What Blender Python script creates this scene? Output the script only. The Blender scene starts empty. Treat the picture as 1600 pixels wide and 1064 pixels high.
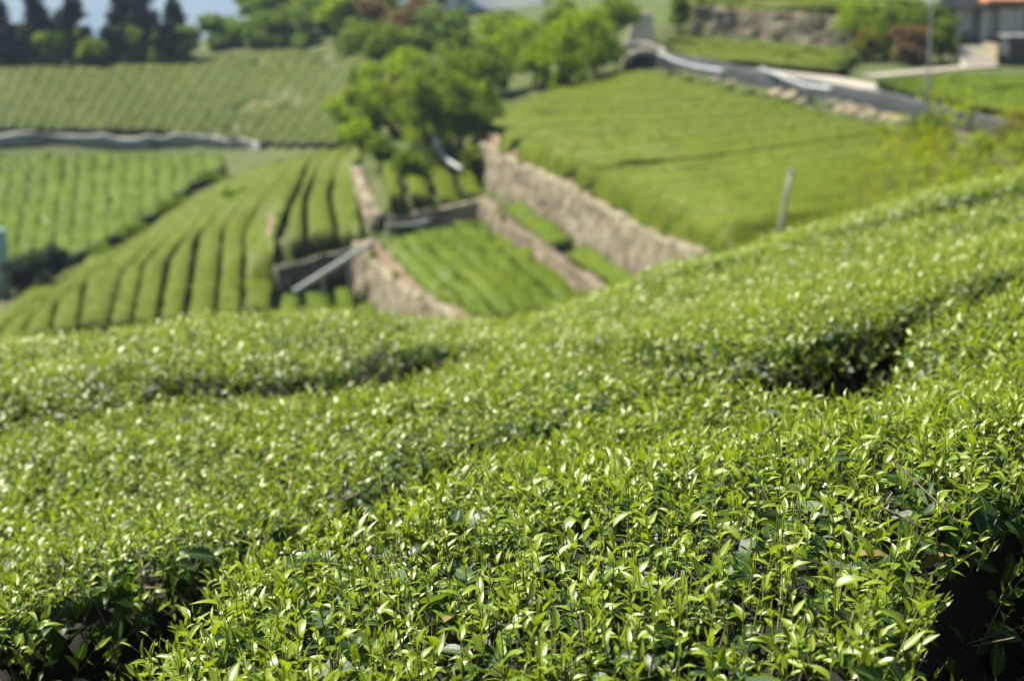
import bpy, math
import numpy as np
from mathutils import Vector, Matrix

# ------------------------------------------------------------------ camera
F = 2222.0                      # focal length in pixels of a 1600 px wide frame
PITCH = math.atan((532 + 60) / F)
CP, SP = math.cos(PITCH), math.sin(PITCH)
sc = bpy.context.scene
cam_d = bpy.data.cameras.new('camera')
cam = bpy.data.objects.new('camera', cam_d)
sc.collection.objects.link(cam)
cam.location = (0, 0, 0)
cam.rotation_euler = (math.pi / 2 - PITCH, 0, 0)
cam_d.sensor_width = 36.0
cam_d.lens = 36.0 * F / 1600
cam_d.clip_start = 0.05
cam_d.clip_end = 8000
cam_d.dof.use_dof = True
cam_d.dof.focus_distance = 1.85
cam_d.dof.aperture_fstop = 4.4
sc.camera = cam
# ------------------------------------------------------------------ light
SUN_EL, SUN_AZ = math.radians(56), math.radians(-58)   # azimuth from +Y towards +X
world = bpy.data.worlds.new('World'); sc.world = world; world.use_nodes = True
wn = world.node_tree; bg = wn.nodes['Background']
sky = wn.nodes.new('ShaderNodeTexSky'); sky.sky_type = 'NISHITA'; sky.sun_disc = False
sky.sun_elevation = SUN_EL; sky.sun_rotation = SUN_AZ
sky.air_density = 1.0; sky.dust_density = 0.6; sky.ozone_density = 1.2
wn.links.new(sky.outputs[0], bg.inputs[0]); bg.inputs[1].default_value = 0.046
sl = bpy.data.lights.new('sun', 'SUN'); sl.energy = 5.0; sl.angle = math.radians(0.53); sl.color = (1, .935, .80)
sun = bpy.data.objects.new('sun', sl); sc.collection.objects.link(sun)
sd = Vector((math.sin(SUN_AZ) * math.cos(SUN_EL), math.cos(SUN_AZ) * math.cos(SUN_EL), math.sin(SUN_EL)))
sun.rotation_euler = sd.to_track_quat('Z', 'Y').to_euler(); sun.location = sd * 50
sc.view_settings.view_transform = 'Standard'; sc.view_settings.look = 'None'
sc.view_settings.exposure = 1.25; sc.view_settings.gamma = 1.0
sc.cycles.use_denoising = True
sc.cycles.max_bounces = 6; sc.cycles.diffuse_bounces = 3; sc.cycles.glossy_bounces = 2
sc.cycles.transmission_bounces = 4; sc.cycles.volume_bounces = 1; sc.cycles.transparent_max_bounces = 4
HAZE = 0.00024

# ------------------------------------------------------------------ helpers
R = np.random.RandomState
def link(o, parent=None):
    sc.collection.objects.link(o)
    if parent is not None: o.parent = parent
    return o
def tag(o, label=None, cat=None, group=None, kind=None):
    if label: o['label'] = label
    if cat: o['category'] = cat
    if group: o['group'] = group
    if kind: o['kind'] = kind
    return o
def empty(name, loc):
    o = bpy.data.objects.new(name, None); o.empty_display_size = .2; o.location = loc
    return link(o)
def npmesh(name, V, Q, mat, parent=None, smooth=True, attr=None, origin=None, midx=None):
    """V (n,3) world coordinates, Q (m,4) or (m,3) faces or a list of those."""
    V = np.asarray(V, float)
    if origin is None:
        origin = np.array(parent.location) if parent is not None else np.array([V[:, 0].mean(), V[:, 1].mean(), V[:, 2].min()])
    Qs = Q if isinstance(Q, list) else [Q]
    Qs = [np.asarray(q, np.int32) for q in Qs if len(q)]
    me = bpy.data.meshes.new(name)
    me.vertices.add(len(V)); me.vertices.foreach_set('co', (V - origin).astype(np.float32).ravel())
    loops = np.concatenate([q.ravel() for q in Qs])
    tot = np.concatenate([np.full(len(q), q.shape[1], np.int32) for q in Qs])
    st = np.concatenate([[0], np.cumsum(tot)[:-1]]).astype(np.int32)
    me.loops.add(len(loops)); me.loops.foreach_set('vertex_index', loops)
    me.polygons.add(len(tot)); me.polygons.foreach_set('loop_start', st)
    me.polygons.foreach_set('use_smooth', np.full(len(tot), smooth, bool))
    if attr is not None:
        a = me.attributes.new('ld', 'FLOAT_VECTOR', 'POINT'); a.data.foreach_set('vector', np.asarray(attr, np.float32).ravel())
    me.update(calc_edges=True)
    for m_ in (mat if isinstance(mat, (list, tuple)) else [mat]): me.materials.append(m_)
    if midx is not None: me.polygons.foreach_set('material_index', np.asarray(midx, np.int32))
    o = bpy.data.objects.new(name, me)
    o.location = (0, 0, 0) if parent is not None else origin
    return link(o, parent)
class MB:
    def __init__(s): s.V = []; s.F = []; s.n = 0
    def add(s, V, Fs):
        s.V += [tuple(v) for v in V]; s.F += [tuple(i + s.n for i in f) for f in Fs]; s.n = len(s.V); return s
    def box(s, c, d, rz=0.0):
        cx, cy, cz = c; x, y, z = d[0] / 2, d[1] / 2, d[2] / 2; ca, sa = math.cos(rz), math.sin(rz)
        V = []
        for k in (-1, 1):
            for (i, j) in ((-1, -1), (1, -1), (1, 1), (-1, 1)):
                V.append((cx + i * x * ca - j * y * sa, cy + i * x * sa + j * y * ca, cz + k * z))
        return s.add(V, [(3, 2, 1, 0), (4, 5, 6, 7), (0, 1, 5, 4), (1, 2, 6, 5), (2, 3, 7, 6), (3, 0, 4, 7)])
    def tube(s, P, rad, n=8):
        P = [Vector(p) for p in P]; rad = [rad] * len(P) if np.isscalar(rad) else rad; V = []
        for i, p in enumerate(P):
            t = (P[min(i + 1, len(P) - 1)] - P[max(i - 1, 0)]).normalized()
            a = t.cross(Vector((.31, .95, .1))).normalized(); b = t.cross(a)
            for k in range(n):
                w = 2 * math.pi * k / n; V.append(p + (a * math.cos(w) + b * math.sin(w)) * rad[i])
        Fs = [(i * n + k, i * n + (k + 1) % n, (i + 1) * n + (k + 1) % n, (i + 1) * n + k) for i in range(len(P) - 1) for k in range(n)]
        Fs += [tuple(range(n))[::-1], tuple((len(P) - 1) * n + k for k in range(n))]
        return s.add(V, Fs)
    def build(s, name, mat, parent=None, smooth=False, bevel=0.0):
        V = np.array(s.V, float)
        org = np.array(parent.matrix_world_loc) if False else (np.array(parent.location) if parent is not None else np.array([V[:, 0].mean(), V[:, 1].mean(), V[:, 2].min()]))
        me = bpy.data.meshes.new(name); me.from_pydata([tuple(v) for v in (V - org)], [], s.F); me.materials.append(mat)
        if smooth: me.polygons.foreach_set('use_smooth', [True] * len(me.polygons))
        me.update()
        o = bpy.data.objects.new(name, me); o.location = (0, 0, 0) if parent is not None else org
        link(o, parent)
        if bevel:
            m = o.modifiers.new('bevel', 'BEVEL'); m.width = bevel; m.segments = 2; m.limit_method = 'ANGLE'
        return o
_L = {}
def vn(x, y, s, seed=0):
    """smooth value noise, -1..1, feature size s"""
    if seed not in _L: _L[seed] = R(seed + 77).uniform(-1, 1, (256, 256))
    L = _L[seed]; X = np.asarray(x) / s + 1000.3; Y = np.asarray(y) / s + 1000.7
    i = np.floor(X).astype(int); j = np.floor(Y).astype(int); a = X - i; b = Y - j
    a = a * a * (3 - 2 * a); b = b * b * (3 - 2 * b)
    g = lambda p, q: L[p % 256, q % 256]
    return (g(i, j) * (1 - a) + g(i + 1, j) * a) * (1 - b) + (g(i, j + 1) * (1 - a) + g(i + 1, j + 1) * a) * b
def sst(a, b, x):
    t = np.clip((x - a) / (b - a), 0, 1); return t * t * (3 - 2 * t)
def ray(px, py):
    u = (np.asarray(px, float) - 800) / F; v = (np.asarray(py, float) - 532) / F
    return u, CP - v * SP, -SP - v * CP
def at(px, py, Y):
    a, b, c = ray(px, py); k = Y / b; return np.array([a * k, Y, c * k])
class RBF:
    def __init__(s, P, c=2.0, lam=0.0):
        P = np.array(P, float); s.p = P[:, :2]; s.c = c; n = len(P)
        d = np.sqrt(((s.p[:, None] - s.p[None]) ** 2).sum(-1) + c * c)
        A = np.zeros((n + 3, n + 3)); A[:n, :n] = -d + lam * -np.eye(n); A[:n, n] = 1; A[:n, n + 1:] = s.p
        A[n:, :n] = A[:n, n:].T
        s.w = np.linalg.lstsq(A, np.concatenate([P[:, 2], [0, 0, 0]]), rcond=None)[0]
    def __call__(s, x, y):
        x = np.asarray(x, float); y = np.asarray(y, float); sh = np.broadcast(x, y).shape
        x = np.broadcast_to(x, sh).ravel(); y = np.broadcast_to(y, sh).ravel(); out = np.empty(len(x))
        for i in range(0, len(x), 20000):
            X = x[i:i + 20000]; Y = y[i:i + 20000]
            d = np.sqrt((X[:, None] - s.p[None, :, 0]) ** 2 + (Y[:, None] - s.p[None, :, 1]) ** 2 + s.c ** 2)
            out[i:i + 20000] = -d @ s.w[:-3] + s.w[-3] + s.w[-2] * X + s.w[-1] * Y
        return out.reshape(sh)

# ------------------------------------------------------------------ terrain
nc = []
for px, py in [(200, 1100), (600, 1100), (1000, 1100), (1400, 1100), (0, 950), (300, 950), (700, 950), (1100, 950), (1500, 950), (1800, 900),
               (200, 800), (600, 800), (1000, 800), (1400, 800), (500, 680), (900, 680), (1300, 680), (1650, 680), (900, 600), (1200, 600), (1500, 600), (1700, 520), (1400, 480)]:
    a, b, c = ray(px, py); s_ = a / b; t_ = c / b
    nc.append(at(px, py, .5 / (-t_ - .17 + .167 * s_)))
for px, py, Y in [(0, 700, 3.7), (0, 600, 4.9), (300, 610, 4.6), (700, 555, 5.0), (500, 560, 5.2), (-300, 700, 4.3), (-300, 560, 5.8), (0, 560, 5.6),
                  (0, 536, 6.0), (250, 513, 6.3), (500, 496, 6.6), (640, 508, 6.6), (725, 530, 6.4), (850, 498, 7.2), (1000, 442, 7.8), (1200, 382, 8.4),
                  (1400, 318, 9.0), (1600, 276, 9.6), (1900, 220, 10.0), (1000, 510, 5.8), (1200, 440, 6.4), (1400, 390, 6.8), (1600, 340, 7.4)]:
    nc.append(at(px, py, Y))
crest = [(-3.2, 6.6, 0), (-2.2, 6.8, 0), (-1.4, 7.2, 0), (-.4, 7.4, 0), (.3, 8.2, 0), (1.0, 9.0, 0), (1.9, 9.8, 0), (2.9, 10.6, 0), (3.9, 11.3, 0)]
cz = [at(0, 536, 6.0)[2], at(250, 513, 6.3)[2], at(500, 496, 6.6)[2], at(725, 530, 6.4)[2], at(850, 498, 7.2)[2], at(1000, 442, 7.8)[2], at(1200, 382, 8.4)[2], at(1400, 318, 9.0)[2], at(1600, 276, 9.6)[2]]
for (x, y, _), z in zip(crest, cz):
    nc.append((x, y + .3, z - .42)); nc.append((x * 1.1, y + 3, z - 2.0)); nc.append((x * 1.3, y + 8, z - 4.6))
nc.append((-6, 4, -2.6)); nc.append((-6, 9, -3.8)); nc.append((7, 3, .4)); nc.append((8, 9, .2)); nc.append((0, 0, -.5)); nc.append((-2, 0, -.83)); nc.append((2, 0, -.17))
near_c = RBF(nc, c=.35)

# terrace walls: name -> (picture polyline, distances, height, decay, face side)
WALLS = {
 'big':   dict(p=[(752, 245, 83), (780, 264, 80), (840, 295, 74), (900, 327, 69), (950, 357, 64.5), (1000, 388, 60), (1060, 418, 55.5), (1120, 440, 52)], h=2.3, up=1),
 'mid':   dict(p=[(568, 405, 67), (590, 430, 64.5), (620, 462, 61.5), (655, 490, 58.5), (710, 518, 55), (760, 545, 52)], h=1.9, up=1),
 'upper': dict(p=[(558, 262, 84), (570, 295, 79), (583, 325, 74.5), (597, 352, 71)], h=1.1, up=1),
 'front': dict(p=[(428, 428, 65.5), (470, 420, 66.2), (520, 405, 67), (566, 396, 67.6)], h=.8, up=1),
 'ledge': dict(p=[(765, 318, 74), (800, 350, 69.5), (850, 388, 64.5), (900, 425, 60), (960, 462, 56.5)], h=.55, up=1),
 'step':  dict(p=[(600, 350, 71.2), (640, 343, 72), (700, 335, 73), (760, 318, 74.6)], h=.9, up=1),
 'strip': dict(p=[(434, 345, 75), (432, 370, 71), (429, 398, 67.5)], h=.8, up=1),
 'far':   dict(p=[(1085, 28, 112), (1160, 34, 110), (1240, 42, 107), (1340, 50, 104)], h=2.0, up=1),
}
gp = [(0, 520, 52), (150, 500, 55), (300, 490, 57), (430, 465, 60), (540, 462, 60),
      (20, 455, 78), (100, 430, 80), (200, 350, 92), (300, 285, 100), (350, 262, 105),
      (300, 370, 74), (430, 330, 76), (500, 260, 86), (555, 228, 92), (150, 430, 68), (400, 270, 90), (500, 330, 76),
      (0, 236, 108), (200, 238, 112), (400, 236, 110), (0, 207, 112), (200, 210, 115), (400, 226, 114),
      (0, 150, 135), (200, 150, 138), (400, 150, 135), (500, 200, 118), (0, 100, 155), (200, 96, 160), (350, 72, 165), (450, 60, 165), (520, 100, 145),
      (640, 230, 86), (740, 215, 86), (700, 150, 100), (600, 100, 130), (650, 50, 150), (750, 100, 115), (850, 100, 110), (900, 60, 125),
      (680, 290, 78), (650, 385, 67.5), (800, 410, 62), (850, 490, 55.5), (740, 480, 57),
      (940, 420, 60), (800, 315, 74.5),
      (900, 240, 77), (1000, 300, 66), (1100, 345, 60), (1200, 355, 56), (1300, 300, 58), (900, 160, 90), (1100, 170, 82), (1300, 210, 70), (1450, 240, 64), (1000, 115, 96), (1200, 155, 82),
      (1000, 80, 100), (1150, 106, 93), (1340, 138, 83), (1500, 170, 76), (1620, 196, 71),
      (1100, 75, 105), (1300, 92, 99), (1500, 108, 93), (1600, 128, 87), (1050, 5, 125), (1300, 8, 118), (1500, 65, 101), (1590, 70, 99), (1590, -40, 120),
      (700, 0, 175), (560, 10, 185), (850, 8, 160), (-150, 520, 56), (-150, 400, 85), (-150, 235, 108), (-150, 150, 135), (1750, 200, 72), (1750, 400, 52)]
base_pts = [at(*g) for g in gp]
for w in WALLS.values():
    pp = np.array(w['p'], float); tt = np.linspace(0, len(pp) - 1, 2 * len(pp) - 1)
    base_pts += [at(*[np.interp(t_, range(len(pp)), pp[:, k]) for k in range(3)]) for t_ in tt]
base_pts += [(-70, 200, -15), (-30, 210, -13), (-60, 260, -22), (0, 260, -8), (60, 220, 0), (-80, 400, -45), (80, 400, -20), (0, 800, -60), (-400, 800, -70), (500, 800, -40),
             (-500, 2000, -80), (600, 2000, -80), (-2500, 4500, -80), (2500, 4500, -80), (-200, 100, -25), (-150, 30, -25), (150, 100, 8), (120, 20, 2), (-30, 25, -12), (0, 25, -10.5), (25, 25, -7), (-25, 42, -15.5), (0, 42, -14), (25, 42, -11.5), (12, 50, -11.3)]
far_g = RBF(base_pts, c=1.6)
for w in WALLS.values():
    w['xy'] = np.array([at(*q)[:2] for q in w['p']])
def pl_dist(x, y, P):
    """signed distance to polyline (positive on its left side when walking), and overshoot past its ends"""
    x = np.asarray(x, float); y = np.asarray(y, float)
    best = np.full(x.shape, 1e9); sg = np.zeros(x.shape); ov = np.zeros(x.shape); tt = np.zeros(x.shape)
    for i in range(len(P) - 1):
        a, b = P[i], P[i + 1]; d = b - a; L = np.hypot(*d); ux, uy = d / L
        t = (x - a[0]) * ux + (y - a[1]) * uy; n = -(x - a[0]) * uy + (y - a[1]) * ux
        tc = np.clip(t, 0, L); dd = np.hypot(x - a[0] - ux * tc, y - a[1] - uy * tc)
        m = dd < best; best = np.where(m, dd, best); sg = np.where(m, np.where(n >= 0, 1, -1), sg)
        o = np.zeros(x.shape)
        if i == 0: o = np.maximum(o, -t)
        if i == len(P) - 2: o = np.maximum(o, t - L)
        ov = np.where(m, o, ov); tt = np.where(m, i + tc / L, tt)
    return best * sg, ov, tt
def side_up(w):
    # +1 if the high ground is left of the polyline
    return w['s']
WALLS['big']['s'] = 1; WALLS['mid']['s'] = 1; WALLS['upper']['s'] = 1; WALLS['front']['s'] = 1
WALLS['ledge']['s'] = 1; WALLS['step']['s'] = 1; WALLS['strip']['s'] = 1; WALLS['far']['s'] = 1
def wall_step(x, y):
    z = 0
    for w in WALLS.values():
        d, ov, _ = pl_dist(x, y, w['xy']); d = d * w['s']
        z = z + w['h'] / 2 * np.clip((d + .15) / .35, -1, 1) * np.exp(-np.maximum(np.abs(d) - 2, 0) / 5.0) * np.exp(-np.maximum(ov, 0) / 1.0)
    return z
def ground(x, y):
    x = np.asarray(x, float); y = np.asarray(y, float)
    t = sst(10.5, 22, y)
    yn = np.minimum(y, 20); zn = near_c(np.clip(x, -9, 9), np.clip(yn, -3, 20)) - .78
    zf = far_g(x, y) + np.where(y > 45, wall_step(x, y), 0)
    tf = sst(190, 420, y); zf = zf * (1 - tf) - 210 * tf
    zf = zf + .12 * vn(x, y, 5, 3) * sst(40, 60, y)
    return zn * (1 - t) + zf * t
def pix(px, py, h=0.0, y0=45, y1=230):
    """world points where the sight line through these pixels meets ground + h"""
    a, b, c = ray(px, py); a, b, c = np.broadcast_arrays(a, b, c)
    a = np.atleast_1d(a); b = np.atleast_1d(b); c = np.atleast_1d(c)
    Y = np.arange(y0, y1, .5)
    X = (a / b)[:, None] * Y; Z = (c / b)[:, None] * Y
    D = Z - (ground(X, np.broadcast_to(Y, X.shape)) + h)
    hit = D < 0; k = np.where(hit.any(1), hit.argmax(1), len(Y) - 1); k = np.maximum(k, 1)
    r = np.arange(len(k)); d0, d1 = D[r, k - 1], D[r, k]
    f = np.where(np.abs(d0 - d1) > 1e-6, np.clip(d0 / (d0 - d1 + 1e-9), 0, 1), 0)
    Yh = Y[k - 1] + .5 * f
    x = a / b * Yh
    return np.stack([x, Yh, ground(x, Yh)], 1)
def pixpoly(P, h=0.0, n=None):
    P = np.array(P, float)
    if n:
        L = np.concatenate([[0], np.cumsum(np.hypot(*np.diff(P, axis=0).T))]); t = np.linspace(0, L[-1], n)
        P = np.stack([np.interp(t, L, P[:, 0]), np.interp(t, L, P[:, 1])], 1)
    return pix(P[:, 0], P[:, 1], h)

# ------------------------------------------------------------------ materials
def mat(name):
    m = bpy.data.materials.new(name); m.use_nodes = True; nt = m.node_tree
    return m, nt, nt.nodes['Principled BSDF'], nt.nodes['Material Output']
def noise_col(nt, coord, scale, stops, detail=4, rough=.6):
    n = nt.nodes.new('ShaderNodeTexNoise'); n.inputs['Scale'].default_value = scale; n.inputs['Detail'].default_value = detail; n.inputs['Roughness'].default_value = rough
    nt.links.new(coord, n.inputs['Vector'])
    r = nt.nodes.new('ShaderNodeValToRGB'); cr = r.color_ramp
    while len(cr.elements) < len(stops): cr.elements.new(.5)
    for e, (p, c) in zip(cr.elements, stops): e.position = p; e.color = (*c, 1)
    nt.links.new(n.outputs['Fac'], r.inputs[0]); return r, n
def simple(name, stops, scale=3, rough=.8, bump=.3, bscale=20, metal=0, bdist=.02, stretch=None):
    m, nt, bs, out = mat(name)
    tc = nt.nodes.new('ShaderNodeNewGeometry'); co = tc.outputs['Position']
    if stretch:
        mp = nt.nodes.new('ShaderNodeMapping'); mp.inputs['Scale'].default_value = stretch; nt.links.new(co, mp.inputs[0]); co = mp.outputs[0]
    r, _ = noise_col(nt, co, scale, stops)
    nt.links.new(r.outputs[0], bs.inputs['Base Color']); bs.inputs['Roughness'].default_value = rough; bs.inputs['Metallic'].default_value = metal
    if bump:
        n = nt.nodes.new('ShaderNodeTexNoise'); n.inputs['Scale'].default_value = bscale; n.inputs['Detail'].default_value = 5; nt.links.new(co, n.inputs['Vector'])
        b = nt.nodes.new('ShaderNodeBump'); b.inputs['Strength'].default_value = bump; b.inputs['Distance'].default_value = bdist
        nt.links.new(n.outputs['Fac'], b.inputs['Height']); nt.links.new(b.outputs[0], bs.inputs['Normal'])
    return m
def mixc(nt, fac, a, b):
    n = nt.nodes.new('ShaderNodeMix'); n.data_type = 'RGBA'
    for s, v in ((0, fac), (6, a), (7, b)):
        if hasattr(v, 'links'): nt.links.new(v, n.inputs[s])
        else: n.inputs[s].default_value = v if s == 0 else (*v, 1)
    return n.outputs[2]
def math_(nt, op, a, b=0.0, clamp=False):
    n = nt.nodes.new('ShaderNodeMath'); n.operation = op; n.use_clamp = clamp
    for i, v in enumerate((a, b)):
        if hasattr(v, 'links'): nt.links.new(v, n.inputs[i])
        else: n.inputs[i].default_value = v
    return n.outputs[0]
def leaf_mat(name, young, young2, mature, mature2, trans=.35, rough=(.33, .48)):
    """ld = (across -1..1 , along 0..1 , age+random)"""
    m, nt, bs, out = mat(name)
    at_ = nt.nodes.new('ShaderNodeAttribute'); at_.attribute_name = 'ld'
    sep = nt.nodes.new('ShaderNodeSeparateXYZ'); nt.links.new(at_.outputs['Vector'], sep.inputs[0])
    u, v, a = sep.outputs
    age = math_(nt, 'FLOOR', a); rnd = math_(nt, 'SUBTRACT', a, age)      # a = age(0/1) + random 0..0.99
    cy = mixc(nt, rnd, young, young2); cm = mixc(nt, rnd, mature, mature2)
    col = mixc(nt, age, cy, cm)
    dead = math_(nt, 'MULTIPLY', math_(nt, 'GREATER_THAN', rnd, .975), age); col = mixc(nt, dead, col, (.26, .17, .07))
    au = math_(nt, 'ABSOLUTE', u)
    rib = math_(nt, 'SUBTRACT', 1.0, math_(nt, 'MULTIPLY', au, 7.0), True)   # midrib
    col = mixc(nt, math_(nt, 'MULTIPLY', rib, .45), col, (.34, .42, .08))
    # side veins
    ph = math_(nt, 'SUBTRACT', math_(nt, 'MULTIPLY', v, 9.0), math_(nt, 'MULTIPLY', au, 2.4))
    w = math_(nt, 'SINE', math_(nt, 'MULTIPLY', ph, 6.2832))
    col = mixc(nt, math_(nt, 'MULTIPLY', math_(nt, 'MAXIMUM', w, 0.0), .18), col, (.12, .22, .03))
    g = nt.nodes.new('ShaderNodeNewGeometry')
    col = mixc(nt, math_(nt, 'MULTIPLY', g.outputs['Backfacing'], .45), col, (.17, .24, .055))
    nt.links.new(col, bs.inputs['Base Color'])
    rr = math_(nt, 'ADD', math_(nt, 'ADD', math_(nt, 'MULTIPLY', rnd, rough[1] - rough[0]), rough[0]), math_(nt, 'MULTIPLY', age, .08)); nt.links.new(rr, bs.inputs['Roughness'])
    nt.links.new(math_(nt, 'SUBTRACT', .9, math_(nt, 'MULTIPLY', age, .5)), bs.inputs['Specular IOR Level'])
    n = nt.nodes.new('ShaderNodeTexNoise'); n.inputs['Scale'].default_value = 90; nt.links.new(g.outputs['Position'], n.inputs['Vector'])
    h = math_(nt, 'ADD', math_(nt, 'MULTIPLY', w, .08), math_(nt, 'MULTIPLY', n.outputs['Fac'], 1.5))
    b = nt.nodes.new('ShaderNodeBump'); b.inputs['Strength'].default_value = .25; b.inputs['Distance'].default_value = .0006
    nt.links.new(h, b.inputs['Height']); nt.links.new(b.outputs[0], bs.inputs['Normal'])
    tr = nt.nodes.new('ShaderNodeBsdfTranslucent')
    tcl = nt.nodes.new('ShaderNodeMix'); tcl.data_type = 'RGBA'; tcl.blend_type = 'MULTIPLY'; tcl.inputs[0].default_value = 1
    nt.links.new(col, tcl.inputs[6]); tcl.inputs[7].default_value = (1.7, 1.6, .55, 1)
    nt.links.new(tcl.outputs[2], tr.inputs[0])
    mx = nt.nodes.new('ShaderNodeMixShader'); mx.inputs[0].default_value = trans
    nt.links.new(bs.outputs[0], mx.inputs[1]); nt.links.new(tr.outputs[0], mx.inputs[2]); nt.links.new(mx.outputs[0], out.inputs[0])
    return m
M_LEAF = leaf_mat('tea_leaf', (.125, .222, .004), (.295, .37, .009), (.014, .045, .010), (.042, .095, .013))
def bush_mat(name, young, young2, dark, scale=1.2, trans=.2, rough=.55):
    """clipped hedge or tree leaves seen from afar; ld.x = 1 for old leaves and shade-darkened row ends, ld.y random"""
    m, nt, bs, out = mat(name)
    at_ = nt.nodes.new('ShaderNodeAttribute'); at_.attribute_name = 'ld'
    sep = nt.nodes.new('ShaderNodeSeparateXYZ'); nt.links.new(at_.outputs['Vector'], sep.inputs[0])
    g = nt.nodes.new('ShaderNodeNewGeometry'); co = g.outputs['Position']
    n = nt.nodes.new('ShaderNodeTexNoise'); n.inputs['Scale'].default_value = scale; n.inputs['Detail'].default_value = 6; n.inputs['Roughness'].default_value = .7
    nt.links.new(co, n.inputs['Vector'])
    f = math_(nt, 'ADD', math_(nt, 'MULTIPLY', math_(nt, 'SUBTRACT', n.outputs['Fac'], .5), 2.2), sep.outputs[1], True)
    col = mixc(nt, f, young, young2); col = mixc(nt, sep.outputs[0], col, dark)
    nt.links.new(col, bs.inputs['Base Color']); bs.inputs['Roughness'].default_value = rough; bs.inputs['Specular IOR Level'].default_value = .12
    tr = nt.nodes.new('ShaderNodeBsdfTranslucent')
    tcl = nt.nodes.new('ShaderNodeMix'); tcl.data_type = 'RGBA'; tcl.blend_type = 'MULTIPLY'; tcl.inputs[0].default_value = 1
    nt.links.new(col, tcl.inputs[6]); tcl.inputs[7].default_value = (1.5, 1.5, .6, 1); nt.links.new(tcl.outputs[2], tr.inputs[0])
    mx = nt.nodes.new('ShaderNodeMixShader'); mx.inputs[0].default_value = trans
    nt.links.new(bs.outputs[0], mx.inputs[1]); nt.links.new(tr.outputs[0], mx.inputs[2]); nt.links.new(mx.outputs[0], out.inputs[0])
    return m
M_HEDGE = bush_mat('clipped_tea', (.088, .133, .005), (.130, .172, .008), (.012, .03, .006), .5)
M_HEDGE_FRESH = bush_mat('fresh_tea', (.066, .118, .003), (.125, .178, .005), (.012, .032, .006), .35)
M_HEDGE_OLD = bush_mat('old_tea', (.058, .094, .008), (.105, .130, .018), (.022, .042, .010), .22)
M_SOIL = simple('soil', [(.3, (.10, .07, .04)), (.55, (.20, .14, .085)), (.75, (.29, .22, .14))], scale=1.1, rough=.95, bump=.6, bscale=9, bdist=.06)
M_STONE = simple('wall_stone', [(.32, (.07, .05, .03)), (.44, (.17, .135, .09)), (.56, (.31, .285, .21)), (.72, (.17, .18, .10))], scale=1.6, rough=.9, bump=.7, bscale=6, bdist=.08)
M_BROWNSTONE = simple('brown_stone', [(.3, (.09, .065, .04)), (.5, (.2, .155, .10)), (.7, (.33, .27, .19))], scale=1.3, rough=.9, bump=.7, bscale=5, bdist=.08)
M_OLDSTONE = simple('old_stone', [(.3, (.05, .045, .035)), (.55, (.12, .11, .09)), (.75, (.12, .13, .07))], scale=1.6, rough=.9, bump=.7, bscale=6, bdist=.08)
M_ROAD = simple('road_concrete', [(.3, (.28, .24, .19)), (.6, (.37, .33, .27)), (.8, (.42, .39, .33))], scale=.8, rough=.9, bump=.2, bscale=30)
M_DARK = simple('dark_bank', [(.3, (.03, .04, .045)), (.7, (.07, .085, .09))], scale=1.5, rough=.8)
M_GALV = simple('galvanised', [(.3, (.27, .30, .31)), (.7, (.44, .47, .47))], scale=2.5, rough=.5, bump=.1, metal=.3)
def stone_mat(name, stops, joint, cell=2.6):
    m = simple(name, stops, scale=1.3, rough=.95, bump=0); nt = m.node_tree; bs = nt.nodes['Principled BSDF']; g = nt.nodes.new('ShaderNodeNewGeometry')
    nz = nt.nodes.new('ShaderNodeTexNoise'); nz.inputs['Scale'].default_value = 2.5; nt.links.new(g.outputs['Position'], nz.inputs['Vector'])
    va = nt.nodes.new('ShaderNodeVectorMath'); va.operation = 'MULTIPLY_ADD'; nt.links.new(nz.outputs['Color'], va.inputs[0]); va.inputs[1].default_value = (.35, .35, .35); nt.links.new(g.outputs['Position'], va.inputs[2])
    v = nt.nodes.new('ShaderNodeTexVoronoi'); v.feature = 'DISTANCE_TO_EDGE'; v.inputs['Scale'].default_value = cell; nt.links.new(va.outputs[0], v.inputs['Vector'])
    v2 = nt.nodes.new('ShaderNodeTexVoronoi'); v2.inputs['Scale'].default_value = cell; nt.links.new(va.outputs[0], v2.inputs['Vector'])
    jf = math_(nt, 'SUBTRACT', 1.0, math_(nt, 'MULTIPLY', v.outputs['Distance'], 9.0), True)
    sp = nt.nodes.new('ShaderNodeSeparateXYZ'); nt.links.new(v2.outputs['Color'], sp.inputs[0])
    base = bs.inputs['Base Color'].links[0].from_socket; c = mixc(nt, math_(nt, 'MULTIPLY', sp.outputs[0], .55), base, stops[0][1]); c = mixc(nt, jf, c, joint)
    nt.links.new(c, bs.inputs['Base Color']); b = nt.nodes.new('ShaderNodeBump'); b.inputs['Strength'].default_value = .9; b.inputs['Distance'].default_value = .08
    nt.links.new(math_(nt, 'MINIMUM', v.outputs['Distance'], .15), b.inputs['Height']); nt.links.new(b.outputs[0], bs.inputs['Normal']); return m
M_STONE = stone_mat('wall_stone', [(.30, (.11, .08, .045)), (.44, (.245, .205, .13)), (.56, (.37, .345, .24)), (.74, (.22, .235, .13))], (.07, .055, .03), 3.6)
M_BROWNSTONE = stone_mat('brown_stone', [(.3, (.10, .075, .045)), (.5, (.21, .165, .105)), (.7, (.33, .28, .19))], (.04, .03, .018), 3.2)
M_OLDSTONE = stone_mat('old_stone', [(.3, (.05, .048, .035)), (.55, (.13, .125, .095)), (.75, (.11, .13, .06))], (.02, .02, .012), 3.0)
M_PIPE = simple('grey_pipe', [(.3, (.22, .25, .22)), (.7, (.38, .41, .37))], scale=3, rough=.6, bump=.1)
M_BARK = simple('bark', [(.3, (.06, .045, .03)), (.7, (.14, .11, .08))], scale=6, rough=.95, bump=.5, bscale=25)
M_TWIG = simple('twig_bark', [(.3, (.10, .075, .05)), (.7, (.24, .19, .14))], scale=40, rough=.9, bump=0)
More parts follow.
